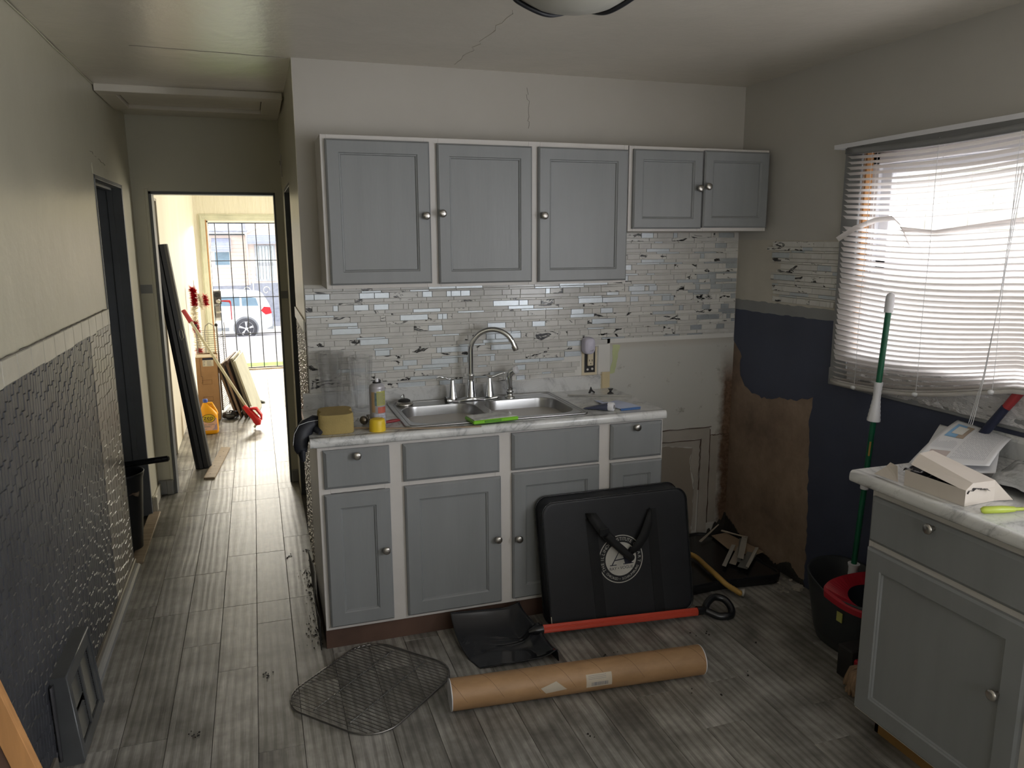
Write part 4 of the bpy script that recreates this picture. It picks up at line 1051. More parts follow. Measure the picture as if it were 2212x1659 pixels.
# long carton lying on the worktop front edge, ridge raised along its back
P0, P1 = Vector((1.862, 1.780, Z2+.001)), Vector((1.868, 1.570, Z2+.001))      # front foot, far to near
Q0, Q1 = Vector((1.985, 1.800, Z2+.001)), Vector((1.990, 1.580, Z2+.001))
up1 = Vector((-.006, 0, .045)); tall = Vector((.030, 0, .088))
def quadbox(a, b, c_, d_, h1, h2):
    """a,b front foot; c,d back foot; front height h1, back height h2"""
    V = [a, b, d_, c_, a+Vector((0, 0, h1)), b+Vector((0, 0, h1)), d_+Vector((0, 0, h2)), c_+Vector((0, 0, h2))]
    return V
Vv = quadbox(P0, P1, Q0, Q1, .048, .040)
obj('tray', MB().add(Vv, [(0, 1, 5, 4), (1, 2, 6, 5), (2, 3, 7, 6), (3, 0, 4, 7), (0, 3, 2, 1)]), CARDIN, cb, solid=.0012)
# lid: a sloping front sheet and a top sheet pushed up at the far end
La, Lb = Vector((1.866, 1.765, Z2+.070)), Vector((1.868, 1.572, Z2+.046))
Lc, Ld = Vector((1.905, 1.775, Z2+.098)), Vector((1.900, 1.577, Z2+.064))
Le, Lf = Vector((1.985, 1.80, Z2+.094)), Vector((1.990, 1.582, Z2+.062))
obj('lid', MB().add([La, Lb, Lc, Ld, Le, Lf], [(0, 1, 3, 2), (2, 3, 5, 4)]), CARDIN, cb, solid=.0012)
obj('end_flap', MB().add([P1, Q1, Lf, Ld, Lb], [(0, 1, 2, 3, 4)]), CARDIN, cb, solid=.0012)
obj('torn_flap', MB().add([(1.855, 1.895, Z2+.003), (1.858, 1.800, Z2+.004), (1.866, 1.815, Z2+.050), (1.872, 1.850, Z2+.052), (1.868, 1.862, Z2+.036)], [(0, 1, 2, 3, 4)]), CARDIN, cb, solid=.0012)
obj('side_flap', MB().add([Q1, Lf, (2.040, 1.560, Z2+.005)], [(0, 1, 2)]), CARDIN, cb, solid=.0012)
def inner(u, v):
    return (1.872+.085*v, 1.80-.235*u, Z2+.038+.016*noise.noise(Vector((u*11, v*5, 3)))+.012*math.sin(PI*v))
obj('black_film', MB().grid(inner, 40, 14), pm('black_gloss_film', (.012, .012, .022), .12), cb)
pp_ = thing('printed_sheets', 'white printed flyer sheets with a small sky-blue photo by the carton', 'papers', (2.3, 1.95, Z2+.03))
pc = [Vector((2.030, 1.930, Z2+.012)), Vector((2.455-.01, 2.120, Z2+.085)), Vector((2.58-.16, 1.88, Z2+.075)), Vector((2.150, 1.735, Z2+.045))]
def sheet(u, v, lift=0., k=1.):
    p = pc[0].lerp(pc[1], u).lerp(pc[3].lerp(pc[2], u), v)
    return (p.x, p.y, p.z+.012*math.sin(PI*u)*(1-v*.3)*k+lift)
obj('sheet', MB().grid(lambda u, v: sheet(u, v), 24, 16), PAPER, pp_, solid=.0006)
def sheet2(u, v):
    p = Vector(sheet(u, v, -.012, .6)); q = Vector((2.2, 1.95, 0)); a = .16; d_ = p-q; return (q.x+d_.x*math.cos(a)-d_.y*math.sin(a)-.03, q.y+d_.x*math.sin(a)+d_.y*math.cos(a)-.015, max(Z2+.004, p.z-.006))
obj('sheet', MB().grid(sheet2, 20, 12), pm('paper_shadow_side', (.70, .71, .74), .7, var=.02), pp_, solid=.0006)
def onsheet(u0, u1, v0, v1, mat, nm, e=.0012):
    return obj(nm, MB().grid(lambda u, v: sheet(u0+(u1-u0)*u, v0+(v1-v0)*v, e), 8, 4), mat, pp_)
onsheet(.56, .90, .10, .40, LBLUE, 'photo_print'); onsheet(.56, .90, .40-.12, .40, pm('sand_print', (.45, .36, .28), .6, var=.2), 'photo_print', .0015)
onsheet(.64, .84, .16, .34, WHITEX, 'photo_print', .0026)
onsheet(.14, .26, .12, .40, pm('faint_photo', (.55, .47, .45), .6), 'photo_print')
tx = MB(); rt = random.Random(8)
def tline(u0, u1, v):
    a = [sheet(u0+(u1-u0)*k/4, v, .0014) for k in range(5)]; b = [sheet(u0+(u1-u0)*k/4, v+.007, .0014) for k in range(5)]
    tx.add(a+b, [(k, k+1, 6+k, 5+k) for k in range(4)])
for v in [i*.024 for i in range(19, 38)]:
    u = .12
    while u < .92:
        L = rt.uniform(.03, .11); tline(u, min(.95, u+L), v); u += L+rt.uniform(.01, .03)
for v in [i*.024 for i in range(3, 17)]: tline(.31, .31+rt.uniform(.1, .2), v)
obj('print_lines', tx, pm('grey_print_ink', (.55, .56, .61), .7), pp_)['kind'] = 'stuff'
bgp = thing('clear_plastic_bag', 'crumpled clear plastic bag on the right worktop behind the carton', 'bag', (2.25, 1.6, Z2))
def bagf(u, v):
    a = v*PI; x = 2.07+.36*u; r_ = .045*max(0, math.sin(PI*min(1, u*1.1+.08)))**.6+.008
    n_ = noise.noise(Vector((u*9, v*7, 1)))*.018
    return (x+n_, 1.62+.15*(u-.4)-(.13)*math.cos(a)+n_, Z2+.002+max(0, (r_+n_)*math.sin(a)*1.1))
obj('film', MB().grid(bagf, 40, 24), FOIL, bgp)
lb = MB()
for k in range(9): lb.grid(lambda u, v: (lambda p: (p[0], p[1]-.001, p[2]+.003))(bagf(.12+.02*k+.012*v, .15+.22*u)), 5, 1)
obj('bag_print', lb, DGREY, bgp)
gt = thing('green_tool', 'olive green plastic handle lying at the front of the right worktop', 'tool', (1.95, 1.49, Z2))
obj('grip', MB().tube([(1.862, 1.512, Z2+.010), (1.868, 1.508, Z2+.012), (1.92, 1.496, Z2+.012), (1.955, 1.489, Z2+.011)], [.006, .0105, .0105, .008], 14), LIME2, gt)
obj('shank', MB().tube([(1.95, 1.490, Z2+.011), (2.14, 1.452, Z2+.008)], .005, 10), LIME2, gt)
rg = thing('red_handled_tool', 'red and dark blue handled tool standing behind the right worktop', 'tool', (2.40, 1.92, .93))
obj('red_grip', MB().tube([(2.412, 1.862, 1.168), (2.405, 1.880, 1.135), (2.400, 1.902, 1.098)], [.016, .0155, .014], 16), pm('brick_red_grip', (.32, .03, .035), .4), rg)
obj('blue_grip', MB().tube([(2.398, 1.899, 1.103), (2.394, 1.945, 1.030), (2.39, 1.985, .968), (2.388, 2.01, .935)], [.0145, .016, .0145, .013], 16), NAVY, rg)
obj('shaft', MB().tube([(2.388, 2.008, .94), (2.36, 2.06, .006)], .011, 12), NAVY, rg)

# ================================================================== things on the kitchen floor
# oven / grill rack
gr = thing('grill_rack', 'chromed wire rack with rounded corners lying on the floor', 'rack', (.325, 2.70, 0), (0, 0, math.radians(43)))
a1, b1 = .262, .236
lp = rr_loop(-a1, a1, -b1, b1, .125, .006, 10)
obj('outer_frame', MB().tube(lp, .0034, 8, closed=True), DARKSTEEL, gr, local=True)
def half_at(x):   # half length of a bar across the rounded outline
    e = a1-abs(x)
    return b1 if e >= .125 else b1-.125+math.sqrt(max(0, .125**2-(.125-e)**2))
n = 30; _rod = {}
for k in range(n):
    x = -a1+.018+(2*a1-.036)*k/(n-1); h_ = round(half_at(x)-.002, 3)
    if h_ not in _rod: _rod[h_] = mesh_of('wire', MB().tube([(0, -h_, 0), (0, h_, 0)], .0016, 6), DARKSTEEL)
    o = bpy.data.objects.new('wire', _rod[h_]); col.objects.link(o); o.parent = gr; o.location = (x, 0, .0102)
for yv in (-.082, .082): obj('cross_wire', MB().tube([(-a1+.03, yv, .0065), (a1-.03, yv, .0065)], .0026, 8), CHROME, gr, local=True)

# mailing tube
tp0, tp1 = Vector((.572, 2.463, .0565)), Vector((1.556, 2.381, .0565))
ax = (tp1-tp0); Lt = ax.length; ang = math.atan2(ax.y, ax.x)
mt = thing('mailing_tube', 'long brown cardboard mailing tube lying on the floor', 'tube', tuple(tp0), (0, 0, ang))
rt_ = .0565
obj('tube', MB().lathe([(rt_, 0), (rt_, Lt)], (0, 0, 0), 48, 'x', caps=False).lathe([(rt_-.003, Lt), (rt_-.003, 0)], (0, 0, 0), 48, 'x', caps=False), S['tube'], mt, local=True)
obj('end_cap', MB().lathe([(rt_-.001, -.0015), (rt_+.0006, -.001), (rt_+.0006, .002), (rt_-.003, .003), (rt_-.004, .008), (0, .008)], (0, 0, 0), 40, 'x'), WHITEPL, mt, local=True)
obj('end_cap', MB().lathe([(0, Lt-.008), (rt_-.004, Lt-.008), (rt_-.003, Lt-.002), (rt_+.0006, Lt-.002), (rt_+.0006, Lt+.001), (rt_-.001, Lt+.0015)], (0, 0, 0), 40, 'x'), WHITEPL, mt, local=True)
def around(x, a, r_=rt_+.0004): return (x, -r_*math.sin(a), r_*math.cos(a))      # a: angle from the top towards the viewer
sm_ = MB()
for k in range(8):
    x0 = -.02+.135*k; pth = []
    for i in range(15):
        a = -.35+2.0*i/14; x = x0+.075*i/14
        if 0 < x < Lt: pth.append(around(x, a, rt_))
    if len(pth) > 2: sm_.tube(pth, .0006, 4)
obj('spiral_seam', sm_, KICK, mt, local=True)
def patchmb(x0, x1, a0, a1_, e=.0006, skew_=0): return MB().grid(lambda u, v: around(x0+(x1-x0)*u+skew_*v, a0+(a1_-a0)*v, rt_+e), 8, 8)
lab = patchmb(.500, .600, .95, 1.82)
obj('shipping_label', lab, LABELTAN, mt, local=True)
br = MB(); rb2 = random.Random(2); x = .520
while x < .585:
    w_ = rb2.choice((.0012, .002, .003)); br.grid(lambda u, v: around(x+w_*u, 1.48+.24*v, rt_+.001), 1, 3); x += w_+rb2.choice((.0012, .002))
for k in range(3): br.grid(lambda u, v: around(.508+.07*u, 1.05+.10*k+.02*v, rt_+.001), 4, 1)
obj('barcode', br, DGREY, mt, local=True)
def stk(u, v):
    p = Vector((.325, 1.40)).lerp(Vector((.385, 1.08)), u).lerp(Vector((.345, 1.80)).lerp(Vector((.425, 1.68)), u), v); return around(p.x, p.y, rt_+.0008)
obj('torn_sticker', MB().grid(stk, 8, 8), LABELTAN, mt, local=True)

# black snow shovel with red shaft and D-grip
sv = thing('snow_shovel', 'black plastic scoop shovel with an orange-red shaft and black grip', 'shovel', (1.0, 2.78, 0))
B_, A_, D_, C_ = Vector((.748, 2.680, .004)), Vector((.697, 2.965, .112)), Vector((1.005, 2.975, .085)), Vector((1.052, 2.632, .032))
def blade(u, v):
    p = B_.lerp(A_, v).lerp(C_.lerp(D_, v), u)
    sag = .055*(1-abs(2*v-1)**3.2)*(.45+.55*math.sin(PI*(.1+.62*u)))
    back = .062*max(0, (u-.80)/.20)**1.6*(.35+.65*math.sin(PI*v))
    z = p.z-sag+back
    # ribs that fan out from the socket
    rib = .020*math.exp(-((v-.44)/.06)**2)*min(1, max(0, (u-.22)*1.5))
    rib += .006*math.exp(-((v-.26-.20*u)/.04)**2)*min(1, max(0, (u-.25)*3))+.006*math.exp(-((v-.68+.18*u)/.04)**2)*min(1, max(0, (u-.25)*3))
    z += rib
    return (p.x-.014*math.sin(PI*v)*(1-u), p.y, max(.002, z))
obj('blade', MB().grid(blade, 44, 44), pm('black_gloss_scoop', (.016, .017, .020), .12, var=.15, vs=9), sv, solid=.0035)
bk = MB()
def backwall(u, v):
    p = Vector(blade(1.0, u)); return (p.x+.004+.006*v, p.y, p.z+(max(.003, p.z-.055)-p.z)*v)
obj('back_rim', MB().grid(backwall, 30, 3), BLACKPL, sv, solid=.0035)
s0, s1 = Vector((1.035, 2.778, .070)), Vector((1.800, 2.770, .030))
obj('socket', MB().tube([s0+Vector((-.05, 0, -.004)), s0+Vector((-.02, 0, 0)), s0+Vector((.012, 0, 0))], [.008, .020, .021], 14), BLACKPL, sv)
fl = MB(); nfl = 22; dirx = (s1-s0).normalized(); sy_ = Vector((0, 1, 0)); sz_ = dirx.cross(sy_).normalized()
ring = []
for k in range(nfl*2):
    a = PI*k/nfl; r_ = .0165+(.0009 if k % 2 else -.0006); ring.append(sy_*r_*math.cos(a)+sz_*r_*math.sin(a))
V = [s0+q for q in ring]+[s1+q for q in ring]; m_ = len(ring)
fl.add(V, [(k, (k+1) % m_, m_+(k+1) % m_, m_+k) for k in range(m_)]+[tuple(range(m_))[::-1], tuple(range(m_, 2*m_))])
obj('shaft', fl, REDSH, sv)
gd = Vector((1, -.12, .0)).normalized(); gw = Vector((.10, .80, .50)).normalized(); g0 = s1+Vector((-.008, 0, .004))
gp = [g0+gd*.03+gw*.004, g0+gd*.055+gw*.035, g0+gd*.095+gw*.058, g0+gd*.135+gw*.045, g0+gd*.152+gw*.012, g0+gd*.150-gw*.022, g0+gd*.128-gw*.046, g0+gd*.085-gw*.040, g0+gd*.05-gw*.018, g0+gd*.03-gw*.004]
# smooth closed loop
def cr(P, n=5):
    out = []; N_ = len(P)
    for i in range(N_):
        p0, p1, p2, p3 = P[i-1], P[i], P[(i+1) % N_], P[(i+2) % N_]
        for k in range(n):
            t = k/n; out.append(.5*((2*p1)+(p2-p0)*t+(2*p0-5*p1+4*p2-p3)*t*t+(-p0+3*p1-3*p2+p3)*t**3))
    return out
gp = [Vector((p.x, p.y, max(.014, p.z))) for p in cr(gp)]
obj('grip', MB().tube(gp, .0165, 12, closed=True).tube([g0-gd*.01, g0+gd*.025, g0+gd*.045], [.021, .019, .012], 14), BLACKPL, sv)

# black portfolio bag leaning on the base cabinet
lean = math.atan2(.075, .555)
pbg = thing('portfolio_bag', 'black portfolio bag with white round college emblem leaning on the cabinet', 'bag', (1.105, 2.905, .008), (-lean, 0, math.radians(0)))
# local frame: x along width, y thickness (front at -y), z up
BW, BH, BT = .692, .560, .085
def rrp(x0, x1, z0, z1, r, k=8): return [(p[0], p[1]) for p in rr_loop(x0, x1, z0, z1, r, 0, k)]
def bagring(y, ins, sh=0): return [(p[0]+sh*(p[1]/BH), y, p[1]) for p in rrp(ins+(.030*0), BW-ins, ins, BH-ins, .055, 8)]
mb = MB(); secs = [(-BT, .012), (-BT, .004), (-BT+.004, .0), (-BT+.012, .004), (-.012, .004), (-.004, .0), (0, .004), (0, .012)]
V = []
m_ = len(rrp(0, 1, 0, 1, .1))
for y, ins in secs:
    ring = bagring(y, ins)
    V += [(x-.022*(z/BH)+.008*math.sin(z*5)*(1 if .012 < -y < BT-.012 else 0), yy, z+(.012 if yy > -BT/2 else 0)*(z/BH)) for x, yy, z in ring]
mb.add(V, [(i*m_+k, i*m_+(k+1) % m_, (i+1)*m_+(k+1) % m_, (i+1)*m_+k) for i in range(len(secs)-1) for k in range(m_)], True)
mb.add(V[:m_], [tuple(range(m_))[::-1]]); mb.add(V[-m_:], [tuple(range(m_))])
obj('shell', mb, BLACKMT, pbg, local=True)
for y in (-BT+.002, -.002):
    rg_ = [(x-.022*(z/BH), y-.001, z+(.012 if y > -BT/2 else 0)*(z/BH)) for x, yy, z in bagring(y, .0)]
    obj('piping', MB().tube(rg_, .0035, 8, closed=True), BLACKPL, pbg, local=True)
obj('worn_piping', MB().tube([(.004, -BT-.003, .02), (.001, -BT-.003, .045), (.000, -BT-.002, .07)], .0022, 6), LABELTAN, pbg, local=True)
fy = -BT-.0012
def strap(xa, xb, z0, z1): return MB().add([(xa, fy, z0), (xa+.048, fy, z0), (xb+.048, fy, z1), (xb, fy, z1)], [(0, 1, 2, 3)])
STR = pm('black_webbing', (.008, .0085, .010), .8, bump=.5, bs=300)
obj('strap', strap(.212, .178, .012, .470), STR, pbg, local=True, solid=.0018)
obj('strap', strap(.497, .468, .012, .482), STR, pbg, local=True, solid=.0018)
# hanging handle: two webbing ends meeting in a drooping padded grip
def ribbon(pts, wds, tw=0):
    mb = MB(); P = [Vector(p) for p in pts]; L = []; 
    for i, p in enumerate(P):
        t = (P[min(i+1, len(P)-1)]-P[max(i-1, 0)]).normalized(); s_ = Vector((0, -1, 0)).cross(t).normalized(); k = s_*wds[i]/2
        L.append((p-k, p+k))
    V = [q for pr in L for q in pr]
    return mb.add(V, [(2*i, 2*i+1, 2*i+3, 2*i+2) for i in range(len(P)-1)], True)
obj('handle_strap', ribbon([(.190, fy-.002, .478), (.200, fy-.026, .484), (.228, fy-.032, .440), (.262, fy-.034, .395), (.285, fy-.034, .370)], [.046, .046, .044, .044, .044]), STR, pbg, local=True, solid=.003)
obj('handle_wrap', MB().tube([(.255, fy-.032, .402), (.285, fy-.036, .368), (.330, fy-.036, .325), (.372, fy-.034, .286)], [.024, .027, .028, .024], 14, flat=.65), STR, pbg, local=True)
obj('handle_strap', ribbon([(.490, fy-.002, .482), (.478, fy-.018, .470), (.462, fy-.028, .425), (.440, fy-.032, .380), (.405, fy-.034, .335), (.372, fy-.030, .310)], [.016, .022, .040, .044, .038, .026]), STR, pbg, local=True, solid=.003)
obj('buckle', MB().box(.222, .268, fy-.044, fy-.036, .398, .432, .003), BLACKPL, pbg, local=True)
# emblem
EX, EZ, ER = .337, .277, .106
def ringmb(r0, r1, y, n=64, cz=EZ, cx=EX):
    V = [(cx+r*math.cos(2*PI*k/n), y, cz+r*math.sin(2*PI*k/n)) for r in (r0, r1) for k in range(n)]
    return MB().add(V, [(k, (k+1) % n, n+(k+1) % n, n+k) for k in range(n)])
em = obj('emblem', ringmb(.1025, .1065, fy-.0004), SILVERINK, pbg, local=True)
disc = MB(); n = 64; disc.add([(EX+.074*math.cos(2*PI*k/n), fy-.0004, EZ+.074*math.sin(2*PI*k/n)) for k in range(n)], [tuple(range(n))])
obj('emblem_disc', disc, SILVERINK, em, local=True)
def arc_text(s, r, a0, a1, size, inward=False):
    mb = MB(); n = len(s)
    wts = [(.45 if ch in ' I.' else (1.25 if ch in 'MW' else 1.)) for ch in s]; tot = sum(wts); acc = 0
    for ch, w_ in zip(s, wts):
        a = a0+(a1-a0)*(acc+w_/2)/tot; acc += w_
        if ch == ' ': continue
        rot = a-PI/2 if not inward else a+PI/2
        M = Matrix.Translation((EX+r*math.cos(a), fy-.0009, EZ+r*math.sin(a))) @ Matrix.Rotation(-rot, 4, 'Y') @ Matrix.Rotation(PI/2, 4, 'X')
        mb.join(text_mb(ch, size, M))
    return mb
D2 = math.radians
obj('lettering', arc_text('THE ILLINOIS', .0885, D2(212), D2(117), .0205), SILVERINK, em, local=True, fix=False)
obj('lettering', arc_text('INSTITUTE', .0885, D2(112), D2(52), .0205), SILVERINK, em, local=True, fix=False)
obj('lettering', arc_text('OF ART', .0885, D2(46), D2(-18), .0205), SILVERINK, em, local=True, fix=False)
obj('lettering', arc_text('CHICAGO \u2022 SCHAUMBURG', .0890, D2(218), D2(335), .0155, True), SILVERINK, em, local=True, fix=False)
def TM(x, z, y=fy-.0009): return Matrix.Translation((x, y, z)) @ Matrix.Rotation(PI/2, 4, 'X')
obj('lettering', text_mb('RAY \u2022 VOGUE', .0185, TM(EX, EZ-.040)), BLACKINK, em, local=True, fix=False)
ai = MB()
def poly(P): ai.add([(EX+a, fy-.0009, EZ+b) for a, b in P], [tuple(range(len(P)))])
poly([(.002, .052), (.012, .052), (.048, -.022), (.018, -.022)]); poly([(-.046, -.022), (-.040, -.022), (-.002, .040), (.002, .052)]); poly([(-.054, -.026), (-.022, -.026), (-.022, -.022), (-.054, -.022)])
poly([(.010, -.026), (.060, -.026), (.060, -.022), (.010, -.022)]); poly([(.034, -.022), (.052, -.022), (.052, .020), (.034, .020)]); poly([(.034, .026), (.052, .030), (.056, .046), (.046, .050), (.034, .036)]); poly([(-.030, -.006), (.030, -.002), (.030, .003), (-.027, -.001)])
obj('monogram', ai, BLACKINK, em, local=True, fix=False)

# black tray lid in the corner, with scraps on it
ty = thing('black_tray', 'large black plastic tray lying in the bare corner', 'tray', (2.1, 3.2, 0))
pts = [(1.80, 2.99), (1.83, 2.955), (2.052, 2.962), (2.20, 2.945), (2.33, 2.935), (2.368, 2.965), (2.372, 3.02), (2.335, 3.42), (2.310, 3.50), (2.27, 3.535), (2.20, 3.54), (1.86, 3.53), (1.82, 3.49)]
pc_ = cr([Vector((a, b, 0)) for a, b in pts], 4)
mb = MB(); m_ = len(pc_); cen = sum(pc_, Vector())/m_; V = []
for z, k_ in ((.004, .965), (.010, .985), (.040, 1.0), (.052, .995), (.056, .985), (.054, .965), (.047, .95)):
    V += [tuple(cen+(p-cen)*k_+Vector((0, 0, z))) for p in pc_]
mb.add(V, [(i*m_+k, i*m_+(k+1) % m_, (i+1)*m_+(k+1) % m_, (i+1)*m_+k) for i in range(6) for k in range(m_)], True)
mb.add(V[:m_], [tuple(range(m_))[::-1]]); mb.add(V[-m_:], [tuple(range(m_))])
obj('tray', mb, BLACKPL, ty)
cdb = thing('cardboard_scrap', 'flat tan cardboard scrap lying on the black tray', 'cardboard', (2.37, 3.3, .05))
obj('sheet', MB().prism([(2.300, 3.465), (2.40, 3.475), (2.435, 3.185), (2.345, 3.155), (2.28, 3.28)], .0565, .0595, 'z'), pm('dim_cardboard', (.34, .25, .17), .7), cdb)
rv = random.Random(6)
for i, (a, b, w_, zz_, mt_, lb) in enumerate((
    ((2.126, 3.083), (2.330, 3.300), .020, .066, 0, 'pale scrap strip at the outer end of the strips on the tray'),
    ((2.185, 3.098), (2.352, 3.268), .034, .062, 1, 'short wide tan scrap strip under the bundle on the tray'),
    ((2.215, 3.085), (2.408, 3.345), .020, .074, 2, 'grey scrap strip in the middle of the bundle on the tray'),
    ((2.236, 3.105), (2.436, 3.352), .030, .082, 0, 'topmost pale scrap strip with a torn end on the tray'),
    ((2.200, 3.035), (2.360, 3.180), .050, .066, 2, 'wide dark grey scrap strip at the front of the bundle'),
    ((2.216, 3.020), (2.415, 3.215), .016, .074, 0, 'narrow scrap strip nearest the blue wall on the tray'))):
    t_ = thing('scrap_strip', lb, 'strip', (a[0], a[1], zz_), group='scrap strips on the black tray')
    A2, B2 = Vector((a[0], a[1], 0)), Vector((b[0], b[1], 0)); s_ = Vector((-(B2-A2).y, (B2-A2).x, 0)).normalized()*w_/2
    q = MB().prism([(p.x, p.y) for p in (A2-s_, B2-s_, B2+s_, A2+s_+(B2-A2)*.03)], zz_-.003, zz_, 'z')
    obj('strip', q, (pm('pale_strip', (.42, .40, .36), .6), pm('tan_strip', (.34, .30, .25), .6), pm('dark_strip', (.17, .17, .16), .6))[mt_], t_)
for a, b, lb in (((2.195, 3.41, .06), (2.375, 3.515, .095), 'thin splintered stick lying alone at the tray corner'), ((2.385, 3.495, .065), (2.425, 3.33, .085), 'thin stick leaning from the tray to the bare wall')):
    t_ = thing('wood_splinter', lb, 'stick', a); obj('stick', MB().tube([a, tuple(Vector(a).lerp(Vector(b), .5)), b], [.009, .006, .004], 6, flat=.6), pm('pale_splinter', (.45, .40, .32), .7), t_)
hs = thing('ribbed_hose', 'ochre ribbed hose with white collar end, lying over the black tray', 'hose', (2.0, 3.0, 0))
hp = cr([Vector(p) for p in ((1.93, 3.42, .068), (2.00, 3.32, .070), (2.045, 3.225, .071), (2.035, 3.10, .071), (2.028, 3.00, .068), (2.045, 2.935, .045), (2.075, 2.905, .024))], 16)[:16*6]
obj('hose', MB().tube(hp, [.0125+(.0014 if i % 2 else -.0004) for i in range(len(hp))], 12), HOSE, hs)
e0 = hp[-1]; dd = Vector((.75, -.55, -.05)).normalized()
obj('collar', MB().tube([e0-dd*.01, e0+dd*.012, e0+dd*.030, e0+dd*.030, e0+dd*.014], [.012, .014, .020, .016, .013], 18, cap=False), pm('grey_white_collar', (.45, .44, .42), .4), hs)
# crumbled plaster near the damp wall foot
rc = random.Random(9)
def chunk(x, y, s_, h_): 
    m2 = MB(); P = [(x+s_*math.cos(a)*rc.uniform(.6, 1), y+s_*math.sin(a)*rc.uniform(.6, 1)) for a in [i*1.05 for i in range(6)]]
    return m2.prism(P, .001, h_, 'z')
t_ = tag(obj('plaster_chunk', chunk(2.40, 2.86, .032, .018), PLASTER), 'pale broken plaster chunk beside the mop bucket', 'chunk')
cm = MB()
for i in range(46): cm.join(chunk(rc.uniform(2.30, 2.44), rc.uniform(2.84, 3.2) if i % 3 else rc.uniform(2.84, 2.96), rc.uniform(.003, .012), rc.uniform(.003, .008)))
o = obj('plaster_crumbs', cm, PLASTER); o['kind'] = 'stuff'; tag(o, 'pale plaster crumbs on the floor along the bare wall', 'crumbs')
cm = MB()
for x, y in [(.083, 4.074), (.169, 4.103), (.19, 3.948), (.17, 3.80), (.165, 3.68), (.986, 2.171), (1.451, 2.268), (1.60, 2.45), (1.63, 2.49), (1.72, 2.30), (1.68, 2.66), (1.75, 2.62), (1.9, 2.5), (1.55, 2.22), (-.05, 2.9), (-.3, 2.6), (1.25, 2.60), (1.30, 2.62)]:
    for j in range(rc.choice((1, 2, 3)) if x > .3 else 9):
        cm.join(chunk(x+rc.uniform(-.02, .02)*(j > 0), y+rc.uniform(-.03, .03)*(j > 0), rc.uniform(.0018, .0050), rc.uniform(.002, .005)))
for i in range(150): cm.join(chunk(.175-abs(rc.gauss(0, .03)), rc.uniform(3.05, 3.9), rc.uniform(.0015, .0045), rc.uniform(.001, .004)))
o = obj('dark_crumbs', cm, MOULD); o['kind'] = 'stuff'; tag(o, 'dark dirt crumbs scattered on the floor by the sink cabinet', 'crumbs')

# mop bucket, spin mop pole
bk_ = thing('mop_bucket', 'dark grey mop bucket with red wringer rim beside the right cabinet', 'bucket', (2.28, 2.36, 0))
def bring(k, z, back=0., n=48):
    P = []
    for i in range(n):
        a = 2*PI*i/n; q = (abs(math.cos(a))**2.6+abs(math.sin(a))**2.6)**(-1/2.6)
        P.append((2.278+.155*k*q*math.cos(a), 2.372+.205*k*q*math.sin(a), z+back*max(0, math.sin(a))**.8))
    return P
BK = pm('bucket_charcoal', (.030, .034, .038), .45)
mb = MB(); bridge(mb, [bring(.62, .002), bring(.72, .004), bring(.80, .05), bring(.97, .225, .025), bring(1.0, .250, .050), bring(.985, .256, .052), bring(.95, .250, .050), bring(.80, .12), bring(.74, .03)], cap=True, smooth=True)
mb.add(bring(.62, .002), [tuple(range(48))[::-1]])
obj('bucket_body', mb, BK, bk_)
rm = MB(); n = 48
def rimring(k, z, lo): return [(2.278+.155*k*((abs(math.cos(a))**2.6+abs(math.sin(a))**2.6)**(-1/2.6))*math.cos(a), 2.372+.205*k*((abs(math.cos(a))**2.6+abs(math.sin(a))**2.6)**(-1/2.6))*math.sin(a)*(1 if math.sin(a) < 0 else .10), z+lo*(math.sin(a))) for a in [2*PI*i/n for i in range(n)]]
hole = [(2.275+.098*math.cos(a), 2.280+.080*math.sin(a), .246+.02*math.sin(a)) for a in [2*PI*i/n for i in range(n)]]
bridge(rm, [rimring(1.02, .235, .03), rimring(1.04, .262, .035), rimring(.98, .270, .035), hole], smooth=False)
obj('wringer_rim', rm, RED, bk_)
hp_ = MB(); bridge(hp_, [hole, [(2.275+(p[0]-2.275)*.8, 2.280+(p[1]-2.280)*.8, .16) for p in hole], [(2.275+(p[0]-2.275)*.5, 2.280+(p[1]-2.280)*.5, .14) for p in hole]], cap=True, smooth=True)
obj('wringer_basket', hp_, pm('basket_dark_blue', (.02, .028, .045), .5), bk_)
hd = MB()
for k in range(40):
    a = 2*PI*k/40; hd.tube([(2.275+.094*math.cos(a), 2.280+.077*math.sin(a), .236), (2.275+.080*math.cos(a), 2.280+.065*math.sin(a), .172)], .0022, 4)
obj('basket_ribs', hd, BK, bk_)
pdl = MB().box(2.048, 2.20, 2.125, 2.20, .006, .135, .006)
obj('pedal_housing', pdl, RUBBER, bk_)
obj('red_pedal', MB().box(2.062, 2.20, 2.108, 2.16, .070, .102, .006), RED, bk_)
obj('bail_pin', MB().tube([(2.10, 2.13, .135), (2.105, 2.128, .115), (2.12, 2.126, .10)], .004, 8), NICKEL, bk_)
obj('green_tag', MB().box(2.133, 2.136, 2.28, 2.31, .16, .20), LABELYEL, bk_)

